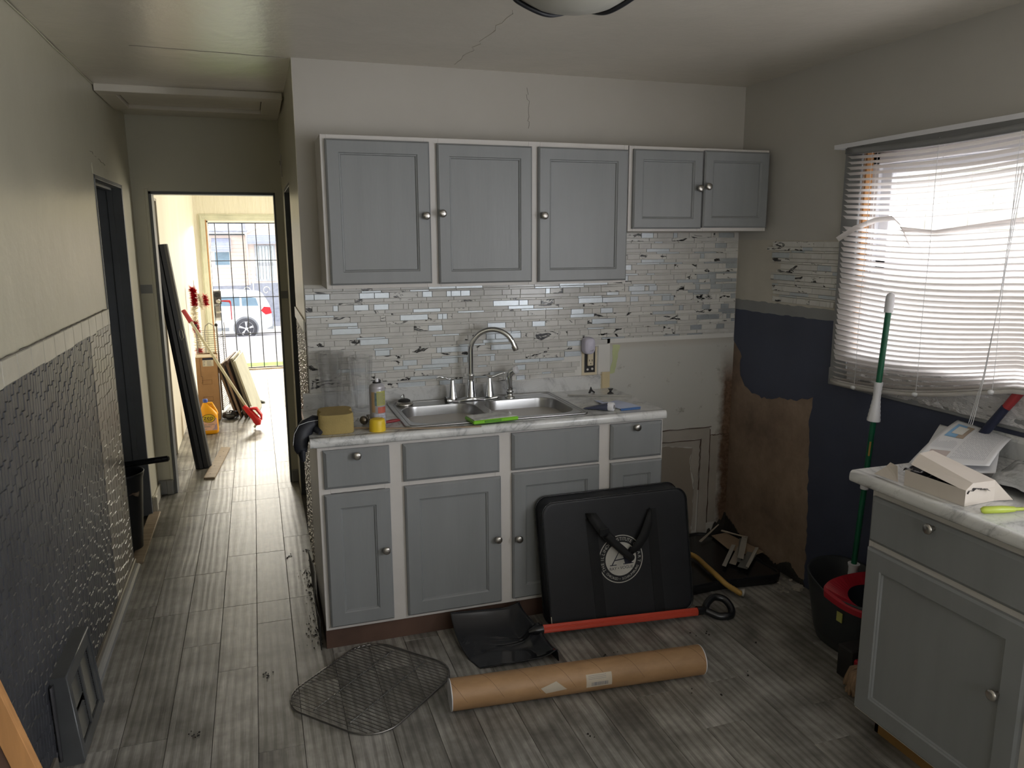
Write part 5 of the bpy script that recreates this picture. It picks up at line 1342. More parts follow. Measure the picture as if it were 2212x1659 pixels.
mp = thing('mop_pole', 'dark green metal pole with white grips leaning behind the right worktop', 'mop', (2.32, 2.47, .17))
T0, T1 = Vector((2.318, 2.445, .17)), Vector((2.345, 2.390, 1.462))
def on(z): return T0.lerp(T1, (z-T0.z)/(T1.z-T0.z))
def mtube(z0, z1, r0, r1=None, n=16, k=6, f=None):
    zs = [z0+(z1-z0)*i/k for i in range(k+1)]
    return MB().tube([on(z) for z in zs], [f(i/k) if f else r0+((r1 or r0)-r0)*i/k for i in range(k+1)], n)
obj('pole', mtube(.17, 1.40, .0115), GREENM, mp)
obj('cap_grip', mtube(1.385, 1.462, .016, k=10, f=lambda t: .0165 if t < .75 else .0165*math.sqrt(max(.05, 1-((t-.75)/.26)**2))), WHITEPL, mp)
obj('middle_grip', mtube(.945, 1.105, .02, k=18, f=lambda t: .0255-.011*min(1, t*1.7)+.004*max(0, (t-.75)*4)*.5+(.0012 if int(t*18) % 2 else 0)), WHITEPL, mp)
obj('joint_collar', mtube(.655, .685, .0165, k=3), WHITEPL, mp)
obj('lower_grip', mtube(.175, .322, .02, k=16, f=lambda t: .0185+.006*max(0, t-.85)*6.6+(.001 if int(t*16) % 2 else 0)), WHITEPL, mp)
obj('ochre_sticker', MB().tube([on(z)+Vector((-.0085, -.0085, 0)) for z in (.80, .83, .86)], .004, 6), HOSE, mp)
mh = thing('string_mop', 'brown string mop head on the floor beside the right cabinet', 'mop', (2.06, 2.07, 0))
ms = MB(); rm2 = random.Random(5)
for k in range(110):
    a = rm2.uniform(-.5, 3.8); L = rm2.uniform(.06, .10); h0 = .105
    p0 = Vector((2.085+.02*math.cos(a), 2.06+.02*math.sin(a), h0)); p1 = p0+Vector((-.045-.02*rm2.random(), .035*math.sin(a*2), -.02)); p2 = Vector((p1.x-.01, p1.y+.01*math.sin(a), .045)); p3 = Vector((p2.x+rm2.uniform(.0, .05), p2.y+rm2.uniform(-.03, .03), .006))
    ms.tube([p0, p1, p2, p3], .0058, 5)
o = obj('mop_strings', ms, MOPROPE, mh); o['kind'] = 'stuff'
obj('mop_clamp', MB().box(2.07, 2.14, 2.03, 2.10, .09, .12, .006), RUBBER, mh)

# floor register on the left wall
vt = thing('floor_register', 'slate painted metal heating register at the foot of the left wall', 'register', (-.68, 2.7, 0))
y0, y1 = 2.555, 2.905
SL = pm('register_slate', (.10, .105, .11), .32, .2, var=.2, bump=.2, bs=40)
bx_ = MB()
zt_, zb_ = .315, .004
def fx(z): return XW+.040+.026*(1-(z-zb_)/(zt_-zb_))     # sloping front
def lv(y): return 0
def vpt(y, z, off=0): return (fx(z)+off, y, z)
# front frame made of four bars around two louvre fields
fr = MB()
def slabpoly(ya, yb, za, zb2, off0=0, off1=.006):
    V = [vpt(ya, za, off0), vpt(yb, za, off0), vpt(yb, zb2, off0), vpt(ya, zb2, off0), vpt(ya, za, off1), vpt(yb, za, off1), vpt(yb, zb2, off1), vpt(ya, zb2, off1)]
    return V, [(4, 5, 6, 7), (0, 3, 2, 1), (0, 1, 5, 4), (1, 2, 6, 5), (2, 3, 7, 6), (3, 0, 4, 7)]
for q in ((y0, y1, zb_, .045), (y0, y1, .262, zt_), (y0, y0+.045, .045, .262), (y1-.045, y1, .045, .262), (2.722, 2.738, .045, .262)): fr.add(*slabpoly(*q))
fr.add([(XW, y0, zb_), (fx(zb_), y0, zb_), (fx(zt_), y0, zt_), (XW, y0, zt_)], [(0, 1, 2, 3)]); fr.add([(XW, y1, zb_), (fx(zb_), y1, zb_), (fx(zt_), y1, zt_), (XW, y1, zt_)], [(0, 3, 2, 1)])
fr.add([(XW, y0, zt_), (fx(zt_), y0, zt_), (fx(zt_), y1, zt_), (XW, y1, zt_)], [(0, 1, 2, 3)])
obj('frame', fr, SL, vt)
obj('rolled_rim', MB().tube([vpt(y0+.006, .01, .006), vpt(y0+.006, zt_-.006, .006), vpt(y1-.006, zt_-.006, .006), vpt(y1-.006, .01, .006)], .005, 8), SL, vt)
for ya, yb, miss in ((y0+.047, 2.721, {10, 11, 12}), (2.739, y1-.047, set())):
    for i in range(24):
        if i in miss: continue
        z = .050+i*.0089; a = Vector(vpt(ya, z)); b = Vector(vpt(yb, z))
        obj('slat', MB().add([a, b, b+Vector((-.009, 0, .0035)), a+Vector((-.009, 0, .0035))], [(0, 1, 2, 3)]), SL, vt, solid=.0012)
obj('dark_throat', MB().box(XW+.002, XW+.012, y0+.02, y1-.02, .03, .28), RUBBER, vt)
obj('torn_flange', MB().grid(lambda u, v: (XW+.004+.01*v, y0-.006-.018*math.sin(PI*v)*(.4+u), .03+.27*u), 14, 5), pm('torn_covering_edge', (.05, .05, .055), .6, bump=.8), vt, solid=.002)
# tan board leaning close to the viewer at the lower left
ln = thing('leaning_board', 'tan wooden board leaning by the left wall, close to the viewer', 'board', (-.268, 1.5, 0))
ba, bb = Vector((-.593, 1.5, 1.3)), Vector((-.268, 1.5, .0)); bd_ = (bb-ba).normalized(); bn = Vector((-bd_.z, 0, bd_.x)); bn = bn if bn.x > 0 else -bn
def bar_(w0, w1, ya, yb):
    V = [p+bn*w+Vector((0, y, 0)) for p in (ba, bb) for w, y in ((w0, ya), (w1, ya), (w1, yb), (w0, yb))]
    return MB().add(V, [(0, 1, 2, 3), (4, 7, 6, 5), (0, 4, 5, 1), (1, 5, 6, 2), (2, 6, 7, 3), (3, 7, 4, 0)])
obj('board', bar_(-.036, 0, -.012, .012), WOODTAN, ln, bevel=.001)
obj('dark_edge_strip', bar_(-.060, -.0365, -.010, .012), KICK, ln, bevel=.001)

# ================================================================== hall doorway things
tc = thing('trash_can', 'tall black plastic bin with rubbish standing inside the left hall doorway', 'trash can', (-.765, 4.46, 0))
cx_, cy_ = -.765, 4.46
obj('bin', MB().lathe([(.078, .002), (.082, .01), (.112, .40), (.118, .425), (.121, .44), (.117, .442), (.108, .425), (.080, .05), (0, .05)], (cx_, cy_, 0), 40), pm('bin_black', (.020, .022, .026), .35), tc)
tr_ = MB().grid(lambda u, v: (cx_+(u-.5)*.19, cy_+(v-.5)*.19, .355+.03*noise.noise(Vector((u*5, v*5, 1)))-.1*max(0, math.hypot(u-.5, v-.5)-.4)), 14, 14)
obj('rubbish', tr_, pm('rubbish', (.16, .11, .08), .3, var=.7, vs=9), tc)
rd = thing('black_tube', 'black tube lying across the top of the bin in the doorway', 'tube', (-.7, 4.4, .5))
obj('tube', MB().tube([(-.98, 4.50, .470), (-.75, 4.43, .488), (-.512, 4.40, .512)], .0165, 16), BLACKPL, rd)
obj('end_plug', MB().tube([(-.516, 4.401, .5115), (-.508, 4.399, .5125)], .012, 12), RUBBER, rd)

# ================================================================== living room things
bc = thing('black_channel', 'long black plastic channel leaning in the living room doorway', 'channel', (-.45, 5.98, 0))
C0, C1 = Vector((-.455, 5.97, .004)), Vector((-.640, 6.08, 1.64))
dz = (C1-C0).normalized(); sx_ = Vector((1, .1, 0)).normalized(); sn = dz.cross(sx_).normalized(); sn = sn if sn.y < 0 else -sn; sx_ = sn.cross(dz).normalized(); sx_ = sx_ if sx_.x > 0 else -sx_
prof = [(-.058, 0), (-.050, .020), (-.030, .034), (-.006, .034), (-.002, .028), (.002, .034), (.030, .034), (.050, .020), (.058, 0), (.05, -.03), (-.05, -.03)]
V = []
for p in (C0, C1): V += [p+sx_*a+sn*b for a, b in prof]
m_ = len(prof)
obj('channel', MB().add(V, [(k, (k+1) % m_, m_+(k+1) % m_, m_+k) for k in range(m_)]+[tuple(range(m_))[::-1], tuple(range(m_, 2*m_))]), pm('black_channel_plastic', (.014, .016, .022), .35), bc)
q0 = C0.lerp(C1, .58)+sn*.036+sx_*.02
obj('hang_tag', MB().tube([q0, q0+sx_*.018+dz*.02, q0+sx_*.018+dz*.07, q0+dz*.085, q0-sx_*.004+dz*.04], .0022, 5, closed=True), SILVERINK, bc)
wb = thing('flat_board', 'narrow old wooden board lying on the floor past the hall doorway', 'board', (-.37, 6.08, 0))
obj('board', MB().add([(p[0], p[1], z) for z in (.001, .014) for p in ((-.440, 5.665), (-.366, 5.655), (-.285, 6.47), (-.352, 6.50))], [(0, 3, 2, 1), (4, 5, 6, 7), (0, 1, 5, 4), (1, 2, 6, 5), (2, 3, 7, 6), (3, 0, 4, 7)]), WOODOLD, wb)
nl = MB()
for a, b in ((-.40, 5.75), (-.38, 5.95), (-.35, 6.2), (-.33, 6.35)): nl.lathe([(.006, .0142), (0, .0148)], (a, b, 0), 8)
obj('nail_holes', nl, RUBBER, wb)

jg = thing('cleaner_jug', 'yellow gallon jug with blue cap and pink label on the living room floor', 'jug', (-.463, 7.07, 0))
JX, JY = -.463, 7.07
def jring(w_, d_, z, sh=0, n=36, e=3.2):
    P = []
    for i in range(n):
        a = 2*PI*i/n; q = (abs(math.cos(a))**e+abs(math.sin(a))**e)**(-1/e); P.append((JX+sh+w_*q*math.cos(a), JY+d_*q*math.sin(a), z))
    return P
jb = MB()
bridge(jb, [jring(.060, .045, .002), jring(.070, .055, .010), jring(.0725, .057, .03), jring(.0725, .057, .165), jring(.070, .055, .185), jring(.052, .045, .225, -.012), jring(.030, .030, .262, -.020, e=2.4), jring(.019, .019, .278, -.022, e=2), jring(.018, .018, .288, -.022, e=2)], cap=True, smooth=True)
jb.add(jring(.060, .045, .002), [tuple(range(36))[::-1]])
obj('body', jb, JUG, jg)
obj('handle', MB().tube([(JX-.005, JY-.01, .272), (JX+.028, JY-.01, .272), (JX+.040, JY-.01, .245), (JX+.060, JY-.01, .20), (JX+.064, JY-.01, .175)], [.011, .012, .012, .013, .014], 12), JUG, jg)
obj('cap', MB().lathe([(.0205, .280), (.0205, .305), (.018, .309), (0, .309)], (JX-.022, JY, 0), 24), pm('blue_cap', (.05, .10, .42), .35), jg)
ly = JY-.0582
obj('label', MB().box(JX-.064, JX+.064, ly-.0004, ly+.004, .040, .148), PINKLAB, jg)
def ell(cx, cz, a, b, y, n=40): return [(cx+a*math.cos(2*PI*k/n), y, cz+b*math.sin(2*PI*k/n)) for k in range(n)]
ov = MB(); ov.add(ell(JX-.002, .146, .054, .038, ly-.0010), [tuple(range(40))]); obj('logo_oval', ov, BLACKINK, jg)
ov = MB(); ov.add(ell(JX-.002, .146, .050, .034, ly-.0016), [tuple(range(40))]); obj('logo_ground', ov, YELLOW, jg)
def TJ(x, z, y): return Matrix.Translation((x, y, z)) @ Matrix.Rotation(PI/2, 4, 'X')
obj('lettering', text_mb('zep', .058, TJ(JX-.002, .152, ly-.0022), .0002), BLACKINK, jg, fix=False)
obj('logo_bar', MB().box(JX-.034, JX+.010, ly-.0023, ly-.0018, .122, .127), BLACKINK, jg)
obj('lettering', text_mb('ODOR CONTROL', .0125, TJ(JX-.008, .092, ly-.001)), NAVY, jg, fix=False)
fp = MB()
for z, w_ in ((.080, .07), (.074, .055), (.068, .065), (.052, .03)): fp.box(JX-.05, JX-.05+w_, ly-.0009, ly-.0004, z, z+.0025)
obj('fine_print', fp, DGREY, jg)
obj('lilac_print', MB().prism([(JX+.02, .044), (JX+.064, .044), (JX+.064, .10), (JX+.045, .085), (JX+.04, .06)], ly-.0009, ly-.0004, 'y'), pm('lilac_print', (.50, .36, .46), .6), jg)

bx2 = thing('cardboard_box', 'tall brown cardboard box behind the yellow jug', 'box', (-.49, 7.68, 0))
obj('carton', MB().box(-.578, -.392, 7.60, 7.80, .002, .600, .003), CARD, bx2)
obj('top_flap', MB().add([(-.578, 7.60, .600), (-.392, 7.60, .600), (-.400, 7.66, .618), (-.57, 7.67, .620)], [(0, 1, 2, 3)]).add([(-.578, 7.80, .600), (-.392, 7.80, .600), (-.400, 7.76, .622), (-.57, 7.75, .618)], [(0, 1, 2, 3)]), pm('pale_box_tape', (.60, .50, .36), .6), bx2, solid=.003)
obj('side_face_seam', MB().box(-.541, -.539, 7.598, 7.6005, .42, .59).box(-.541, -.528, 7.598, 7.6005, .42, .422).box(-.529, -.527, 7.598, 7.6005, .36, .42).box(-.541, -.528, 7.598, 7.6005, .36, .362), KICK, bx2)
for z in (.345, .185):
    obj('printed_panel', MB().box(-.533, -.448, 7.5985, 7.6, z, z+.003).box(-.533, -.448, 7.5985, 7.6, z+.040, z+.043).box(-.533, -.530, 7.5985, 7.6, z, z+.043).box(-.451, -.448, 7.5985, 7.6, z, z+.043), pm('brown_print', (.26, .14, .06), .7), bx2)
obj('shipping_label', MB().box(-.518, -.424, 7.598, 7.6, .515, .592), pm('white_label', (.74, .70, .60), .6), bx2)
obj('dark_label_band', MB().box(-.518, -.424, 7.5975, 7.5981, .574, .594), NAVY, bx2)
lt = MB(); r5 = random.Random(3)
for k in range(7):
    lt.box(-.512, -.505+.012*r5.random(), 7.5975, 7.5979, .522+k*.007, .525+k*.007).box(-.480, -.450+.018*r5.random(), 7.5975, 7.5979, .522+k*.007, .5245+k*.007)
obj('label_print', lt, DGREY, bx2)

wr = thing('wire_rack', 'tall black wire shelf rack behind the cardboard box', 'rack', (-.49, 8.0, 0))
rk = MB()
for k in range(16): rk.tube([(-.575, 7.93, .50+k*.021), (-.395, 7.93, .50+k*.021)], .0022, 5)
obj('shelf_wires', rk, DARKSTEEL, wr)
obj('frame', MB().tube([(-.575, 7.93, .02), (-.575, 7.93, .855)], .005, 8).tube([(-.392, 7.93, .02), (-.392, 7.93, .855)], .005, 8), DARKSTEEL, wr)
rk = MB()
for k in range(38): rk.tube([(-.384, 7.93, .04+k*.020), (-.33, 8.20, .04+k*.020)], .0024, 5)
rk.tube([(-.384, 7.93, .02), (-.384, 7.93, .86)], .004, 6).tube([(-.33, 8.20, .02), (-.33, 8.20, .86)], .004, 6)
obj('side_wires', rk, DARKSTEEL, wr)
for x in (-.575, -.392): obj('ball_foot', MB().lathe([(0, .848), (.013, .853), (.016, .864), (.012, .876), (0, .88)], (x, 7.93, 0), 12), RUBBER, wr)
obj('arched_wire', MB().tube([(-.50, 7.925, .5), (-.50, 7.925, .80), (-.49, 7.925, .86), (-.455, 7.925, .885), (-.415, 7.925, .86), (-.405, 7.925, .80)], .004, 8), DARKSTEEL, wr)

# stacked frames leaning to the left
def slabthing(name, label, cat, foot0, foot1, topv, t, mat, group=None, frame=False):
    """panel standing on the floor from foot0 to foot1 and leaning by topv"""
    th = thing(name, label, cat, tuple(foot0), group=group)
    a, b = Vector(foot0), Vector(foot1); u = Vector(topv); n_ = (b-a).cross(u).normalized()*t
    if n_.x < 0: n_ = -n_
    def bx4(p, q, r_, s_): 
        V = [p, q, r_, s_, p+n_, q+n_, r_+n_, s_+n_]; return V, [(0, 3, 2, 1), (4, 5, 6, 7), (0, 1, 5, 4), (1, 2, 6, 5), (2, 3, 7, 6), (3, 0, 4, 7)]
    if not frame: obj('panel', MB().add(*bx4(a, b, b+u, a+u)), mat, th)
    else:
        e = (b-a).normalized(); h = u.normalized(); w_ = .035; mb = MB()
        mb.add(*bx4(a, b, b+h*w_, a+h*w_)); mb.add(*bx4(a+u-h*w_, b+u-h*w_, b+u, a+u)); mb.add(*bx4(a, a+e*w_, a+e*w_+u, a+u)); mb.add(*bx4(b-e*w_, b, b+u, b-e*w_+u))
        obj('frame', mb, mat, th); n_ *= .4; obj('backing', MB().add(*bx4(a+e*w_*.8+h*w_*.8, b-e*w_*.8+h*w_*.8, b-e*w_*.8+u-h*w_*.8, a+e*w_*.8+u-h*w_*.8)), frame, th)
    return th
FD = pm('dark_brown_frame', (.13, .075, .055), .45); FM = pm('mid_brown_frame', (.30, .21, .15), .5); FG = pm('grey_green_panel', (.50, .49, .40), .5); FW = pm('pale_frame', (.60, .57, .48), .5)
slabthing('picture_frame', 'olive tan framed panel nearest the black wire rack', 'frame', (-.265, 7.66, .004), (-.20, 8.16, .004), (-.135, 0, .49), .018, FM, 'frames leaning behind the jug', FM)
slabthing('picture_frame', 'tan wooden frame in the middle of the leaning frames', 'frame', (-.225, 7.62, .004), (-.16, 8.18, .004), (-.140, 0, .52), .020, FM, 'frames leaning behind the jug', FD)
slabthing('picture_frame', 'dark brown framed panel at the front of the leaning frames', 'frame', (-.180, 7.58, .004), (-.115, 8.20, .004), (-.145, 0, .55), .022, FD, 'frames leaning behind the jug', FD)
slabthing('picture_frame', 'pale cream frame with mitred top corner against the dark brown one', 'frame', (-.140, 7.66, .004), (-.080, 8.24, .004), (-.140, 0, .56), .022, FW, 'frames leaning behind the jug', FG)
slabthing('wooden_sheet', 'broad grey green wooden panel leaning over the pale frame', 'panel', (-.095, 7.50, .004), (-.035, 8.10, .004), (-.150, 0, .56), .016, FG)
slabthing('metal_sheet', 'grey panel sliding down low behind the leaning panels', 'panel', (.010, 8.24, .002), (-.05, 8.95, .002), (-.30, 0, .13), .012, pm('cool_grey_panel', (.36, .39, .39), .5))
bgx = thing('dark_bag', 'crumpled black plastic bag at the foot of the leaning frames', 'bag', (-.31, 7.62, 0))
obj('film', MB().grid(lambda u, v: (-.31+.07*math.cos(u*2*PI)*math.sin(v*PI)*(1+.3*noise.noise(Vector((u*6, v*4, 0)))), 7.62+.10*math.sin(u*2*PI)*math.sin(v*PI), .002+max(0, .035+.035*math.cos(v*PI)*1.0+.015*noise.noise(Vector((u*9, v*7, 3))))), 24, 12), pm('black_bag', (.03, .03, .035), .15, bump=.8, bs=60), bgx)
tm = thing('string_trimmer', 'long pole tool with maroon grip and red head on the living room floor', 'pole tool', (-.10, 7.1, 0))
G0, G1 = Vector((-.640, 7.55, 1.045)), Vector((-.125, 7.12, .155))
gdir = (G1-G0).normalized()
obj('maroon_grip', MB().tube([G0, G0+gdir*.13], [.022, .024], 14, flat=.8), MAROON, tm)
obj('pole', MB().tube([G0+gdir*.12, G1], .013, 12), pm('pale_olive_pole', (.50, .46, .33), .45), tm)
hd = [G1+Vector((-.05, .01, .055)), G1+Vector((0, 0, 0)), G1+Vector((.035, -.01, -.045)), G1+Vector((.062, -.015, -.085)), G1+Vector((.064, -.015, -.118))]
obj('red_head', MB().tube(hd, [.017, .030, .032, .038, .022], 16), pm('bright_red_head', (.62, .015, .02), .3), tm)
obj('guard', MB().tube([G1+Vector((.005, 0, .035)), G1+Vector((.055, 0, .030)), G1+Vector((.095, -.01, -.030)), G1+Vector((.098, -.01, -.075))], [.026, .032, .026, .010], 12, flat=.5), pm('bright_red_guard', (.62, .015, .02), .3), tm)
obj('metal_tip', MB().tube([G1+Vector((.052, -.015, -.105)), G1+Vector((.030, -.015, -.140))], .010, 10), NICKEL, tm)

# tinsel garland hanging on the living room wall
gd_ = thing('tinsel_garland', 'candy striped red and white tinsel garland hanging on the wall', 'garland', (-.64, 8.4, .6))
rg2 = random.Random(12)
def tuft(p0, p1, n, L, seed):
    mb = MB()
    for k in range(n):
        c_ = Vector(p0).lerp(Vector(p1), rg2.random()); d_ = Vector((rg2.gauss(0, 1), rg2.gauss(0, 1), rg2.gauss(0, .5))).normalized(); s_ = d_.orthogonal().normalized()*.0035
        e = c_+d_*L*rg2.uniform(.6, 1); e.x = max(e.x, LXW+.002)
        mb.add([c_-s_, c_+s_, e], [(0, 1, 2)])
    return mb
gp_ = [(-.615, 8.40, 1.20), (-.60, 8.40, 1.12), (-.605, 8.40, 1.02), (-.61, 8.40, .86), (-.60, 8.40, .74), (-.595, 8.40, .58), (-.585, 8.40, .44), (-.585, 8.40, .28), (-.58, 8.40, .14), (-.58, 8.40, .03)]
for i in range(9):
    red = i in (0, 1, 3, 5, 7)
    a, b = Vector(gp_[i]), Vector(gp_[i+1])
    obj('red_tinsel' if red else 'white_tinsel', tuft(a, b, 420, .062, i), TINSELR if red else TINSELW, gd_)
obj('red_tinsel', tuft((-.50, 8.38, 1.12), (-.49, 8.38, 1.02), 260, .05, 99), TINSELR, gd_)
obj('white_tinsel', tuft((-.56, 8.39, 1.14), (-.53, 8.39, .98), 260, .05, 98), TINSELW, gd_)
obj('string', MB().tube([gp_[0]]+[Vector(p) for p in gp_[1:]], .002, 5), TINSELW, gd_)
tag(obj('wall_switch', MB().box(LXW, LXW+.008, 9.55, 9.63, 1.10, 1.22, .002), WHITEP), 'small white switch plate on the living room wall by the front door', 'switch')

# front door casing, security door
d5 = sempty('door_5', 'front doorway with pale green casing and raw pine edge')
cs = MB()
for a, b, z0, z1, y in ((-.625, -.555, 0, 1.985, YF-.018), (-.612, -.590, 0, 1.97, YF-.026), (.41, .48, 0, 1.985, YF-.018)): cs.box(a, b, y, YF, z0, z1, .003)
cs.box(-.5552, .41, YF-.0178, YF, 1.915, 1.985, .003).box(-.590, .41, YF-.0255, YF-.018, 1.94, 1.965, .002)
obj('casing', cs, pm('pale_green_casing', (.60, .60, .47), .5), d5)
obj('pine_edge', MB().box(-.553, -.540, YF-.012, YF+.03, 0, 1.915), WOODPINE, d5)
obj('jamb', MB().box(-.540, -.525, YF, YF+.14, 0, 1.905).box(.385, .40, YF, YF+.14, 0, 1.905).box(-.54, .40, YF, YF+.14, 1.885, 1.905), WHITEX, d5)
obj('threshold', MB().box(-.54, .40, YF, YF+.16, 0, .018), WOODOLD, d5)
sd = thing('security_door', 'black barred security storm door with two locks at the front', 'door', (-.07, YF+.06, 0))
YS = YF+.05
ir = MB()
obj('frame_rail', MB().box(-.535, .385, YS, YS+.012, 1.872, 1.884).box(-.535, .385, YS, YS+.012, .018, .030).box(-.532, -.520, YS, YS+.012, .02, 1.88).box(.372, .385, YS, YS+.012, .02, 1.88), IRON, sd)
for k, x in enumerate((-.448, -.286, -.124, .037, .200, .362)): obj('bar', MB().tube([(x, YS+.006, .02), (x, YS+.006, 1.88)], .0058, 8), IRON, sd)
for z in (.472, .943, 1.409): obj('cross_bar', MB().box(-.53, .38, YS, YS+.010, z-.005, z+.005), IRON, sd)
obj('door_stile', MB().box(-.525, -.445, YS+.02, YS+.05, .65, 1.05, .004), WHITEX, sd)
obj('lock_box', MB().box(-.530, -.432, YS-.02, YS+.01, .865, 1.035, .004), pm('dark_lock', (.05, .045, .045), .4), sd)
obj('deadbolt', MB().lathe([(.036, -.012), (.036, 0), (.018, -.03), (.018, -.02)], (-.478, YS-.02, .985), 20, 'y'), IRON, sd)
obj('deadbolt', MB().lathe([(.022, -.020), (.030, -.010), (.034, 0)], (-.474, YS-.02, .905), 20, 'y'), NICKEL, sd)
obj('handle_plate', MB().box(-.515, -.455, YS-.02, YS+.0, .69, .85, .008), DARKSTEEL, sd)
obj('lever', MB().box(-.505, -.445, YS-.05, YS-.03, .755, .778, .006), NICKEL, sd)
obj('scroll', MB().tube([(-.12+.05*math.cos(a)*(1-a/9), YS+.02, 1.02+.06*math.sin(a)*(1-a/9)) for a in [i*.35 for i in range(18)]], .003, 5), WHITEX, sd)
obj('scroll', MB().tube([(.12+.05*math.cos(a)*(1-a/9), YS+.02, 1.02+.06*math.sin(a)*(1-a/9)) for a in [i*.35 for i in range(18)]], .003, 5), WHITEX, sd)
tag(obj('red_scarf', MB().grid(lambda u, v: (-.44+.11*min(1, u*2)+.012*v, YS-.012+.006*math.sin(u*9), .905-.012*u-max(0, u-.45)*.42+.030*(v-.5)*(1-abs(u-.5))), 16, 2), RED, solid=.003), 'red ribbon hanging from the front door lock', 'ribbon')

# ================================================================== ceiling lamp
lp_ = thing('ceiling_lamp', 'flush ceiling lamp with dusty glass bowl and black metal scroll bands', 'ceiling lamp', (.785, 1.87, 2.43))
LX_, LY_ = .785, 1.87
BP = [(0, 2.222), (.05, 2.226), (.10, 2.240), (.150, 2.268), (.190, 2.312), (.212, 2.36), (.215, 2.405)]
obj('glass_bowl', MB().lathe(BP[::-1], (LX_, LY_, 0), 48), FROST, lp_)
obj('ceiling_pan', MB().lathe([(.225, 2.43), (.232, 2.415), (.22, 2.402), (.15, 2.402)], (LX_, LY_, 0), 40), IRON, lp_)
def dome(r_, a, e=.006):
    for (ra, za), (rb_, zb_) in zip(BP, BP[1:]):
        if r_ <= rb_: z = za+(zb_-za)*(r_-ra)/(rb_-ra); break
    else: z = 2.405
    return (LX_+(r_+e*.3)*math.cos(a), LY_+(r_+e*.3)*math.sin(a), z-e)
for k in range(4):
    b0 = 2*PI*k/4+.9
    obj('scroll_band', MB().tube([dome(.210-.10*math.sin(PI*t), b0+2.0*t) for t in [i/60 for i in range(61)]], .0062, 8), IRON, lp_)

# ================================================================== outside: street, house, car
def gz(y): return -.25-(y-12.5)*.0865 if y > 12.5 else -.25
def strip(name, y0, y1, mat, dz=0., x0=-14, x1=14):
    mb = MB().add([(x0, y0, gz(y0)+dz), (x1, y0, gz(y0)+dz), (x1, y1, gz(y1)+dz), (x0, y1, gz(y1)+dz), (x0, y0, gz(y0)-.6), (x1, y0, gz(y0)-.6), (x1, y1, gz(y1)-.6), (x0, y1, gz(y1)-.6)],
        [(0, 1, 2, 3), (4, 7, 6, 5), (0, 4, 5, 1), (1, 5, 6, 2), (2, 6, 7, 3), (3, 7, 4, 0)])
    return struct(name, mb, mat)
struct('porch_floor', MB().box(-2, 2, YF+.14, 11.2, -.5, -.33), CONC)
strip('ground_lawn', 11.2, 13.0, GRASS); strip('street', 15.2, 33, ASPH); strip('sidewalk', 13.0, 15.2, CONC); strip('ground_far', 33, 60, CONC)
# the house across the street: siding boards, awnings, window, door, roof
hs_ = thing('house', 'pink beige sided house across the street with blue grey awnings', 'house', (0, 43, gz(43)))
HD_ = 43.0; kx = HD_/38.
def hx(x): return x*kx
def hz(z): return CAM_Z+(z-CAM_Z)*kx
wallt, base_t, gnd = hz(1.90), hz(-.43), hz(-1.25)
obj('wall', MB().box(-9, hx(-.30), HD_, HD_+6, base_t, wallt).box(hx(-.30), 9, HD_-.25*kx, HD_+6, base_t, hz(2.6)), SIDING, hs_)
obj('foundation', MB().box(-9, 9, HD_-.03, HD_+6, gz(43)-.3, base_t), BRICKB, hs_)
obj('porch_block', MB().box(hx(-.30), 9, HD_-.32*kx, HD_, gz(43)-.3, hz(-.33)), BRICKB, hs_)
z = base_t; nbd = 0
while z < hz(2.5):
    h_ = .17*kx
    if z < wallt-.05:
        obj('siding_board', MB().prism([(HD_, z), (HD_-.035, z), (HD_-.012, min(z+h_, wallt)), (HD_, min(z+h_, wallt))], -4.5, hx(-.33), 'x'), SIDING, hs_)
    obj('siding_board', MB().prism([(HD_-.25*kx, z), (HD_-.25*kx-.035, z), (HD_-.25*kx-.012, z+h_), (HD_-.25*kx, z+h_)], hx(-.27), 4.5, 'x'), SIDING, hs_)
    z += h_
obj('gutter', MB().box(-9, hx(-.36), HD_-.35, HD_-.15, hz(1.93), hz(2.02)), WHITEX, hs_)
obj('soffit_shadow_board', MB().box(-9, hx(-.36), HD_-.12, HD_, hz(1.86), hz(1.93)), DARKTRIM, hs_)
obj('roof', MB().add([(-9, HD_-.4, hz(2.02)), (hx(-.25), HD_-.4, hz(2.02)), (hx(1.2), HD_+5, hz(4.0)), (-9, HD_+5, hz(4.0))], [(0, 1, 2, 3)]), SHINGLE, hs_, solid=.08)
obj('gable', MB().add([(hx(-.35), HD_-.3*kx, hz(1.98)), (hx(.75), HD_-.3*kx, hz(2.50)), (hx(.75), HD_-.3*kx, hz(2.42)), (hx(-.35), HD_-.3*kx, hz(1.90))], [(0, 1, 2, 3)]), WHITEX, hs_, solid=.1)
obj('downspout', MB().tube([(hx(-.33), HD_-.5, hz(1.95)), (hx(-.29), HD_-.4, hz(1.85)), (hx(-.27), HD_-.38, hz(-.4))], .05, 8), WHITEX, hs_)
def awning(x0, x1, z0, z1, yb):
    o = obj('awning', MB().add([(x0, yb, z1), (x1, yb, z1), (x1, yb-.7, z0+.1), (x0, yb-.7, z0+.1)], [(0, 1, 2, 3)]).add([(x0, yb-.7, z0+.1), (x1, yb-.7, z0+.1), (x1, yb-.7, z0), (x0, yb-.7, z0)], [(0, 1, 2, 3)]), AWN, hs_, solid=.03)
    for i in range(4): z = z0+.12+(z1-z0-.12)*(i+.5)/4; obj('rib', MB().box(x0, x1, yb-.72+.7*(i+.5)/4, yb-.68+.7*(i+.5)/4, z-.01, z+.03), AWN, o)
awning(hx(-1.80), hx(-.98), hz(1.13), hz(1.72), HD_-.04); awning(hx(-.25), hx(1.30), hz(1.46), hz(1.85), HD_-.28*kx)
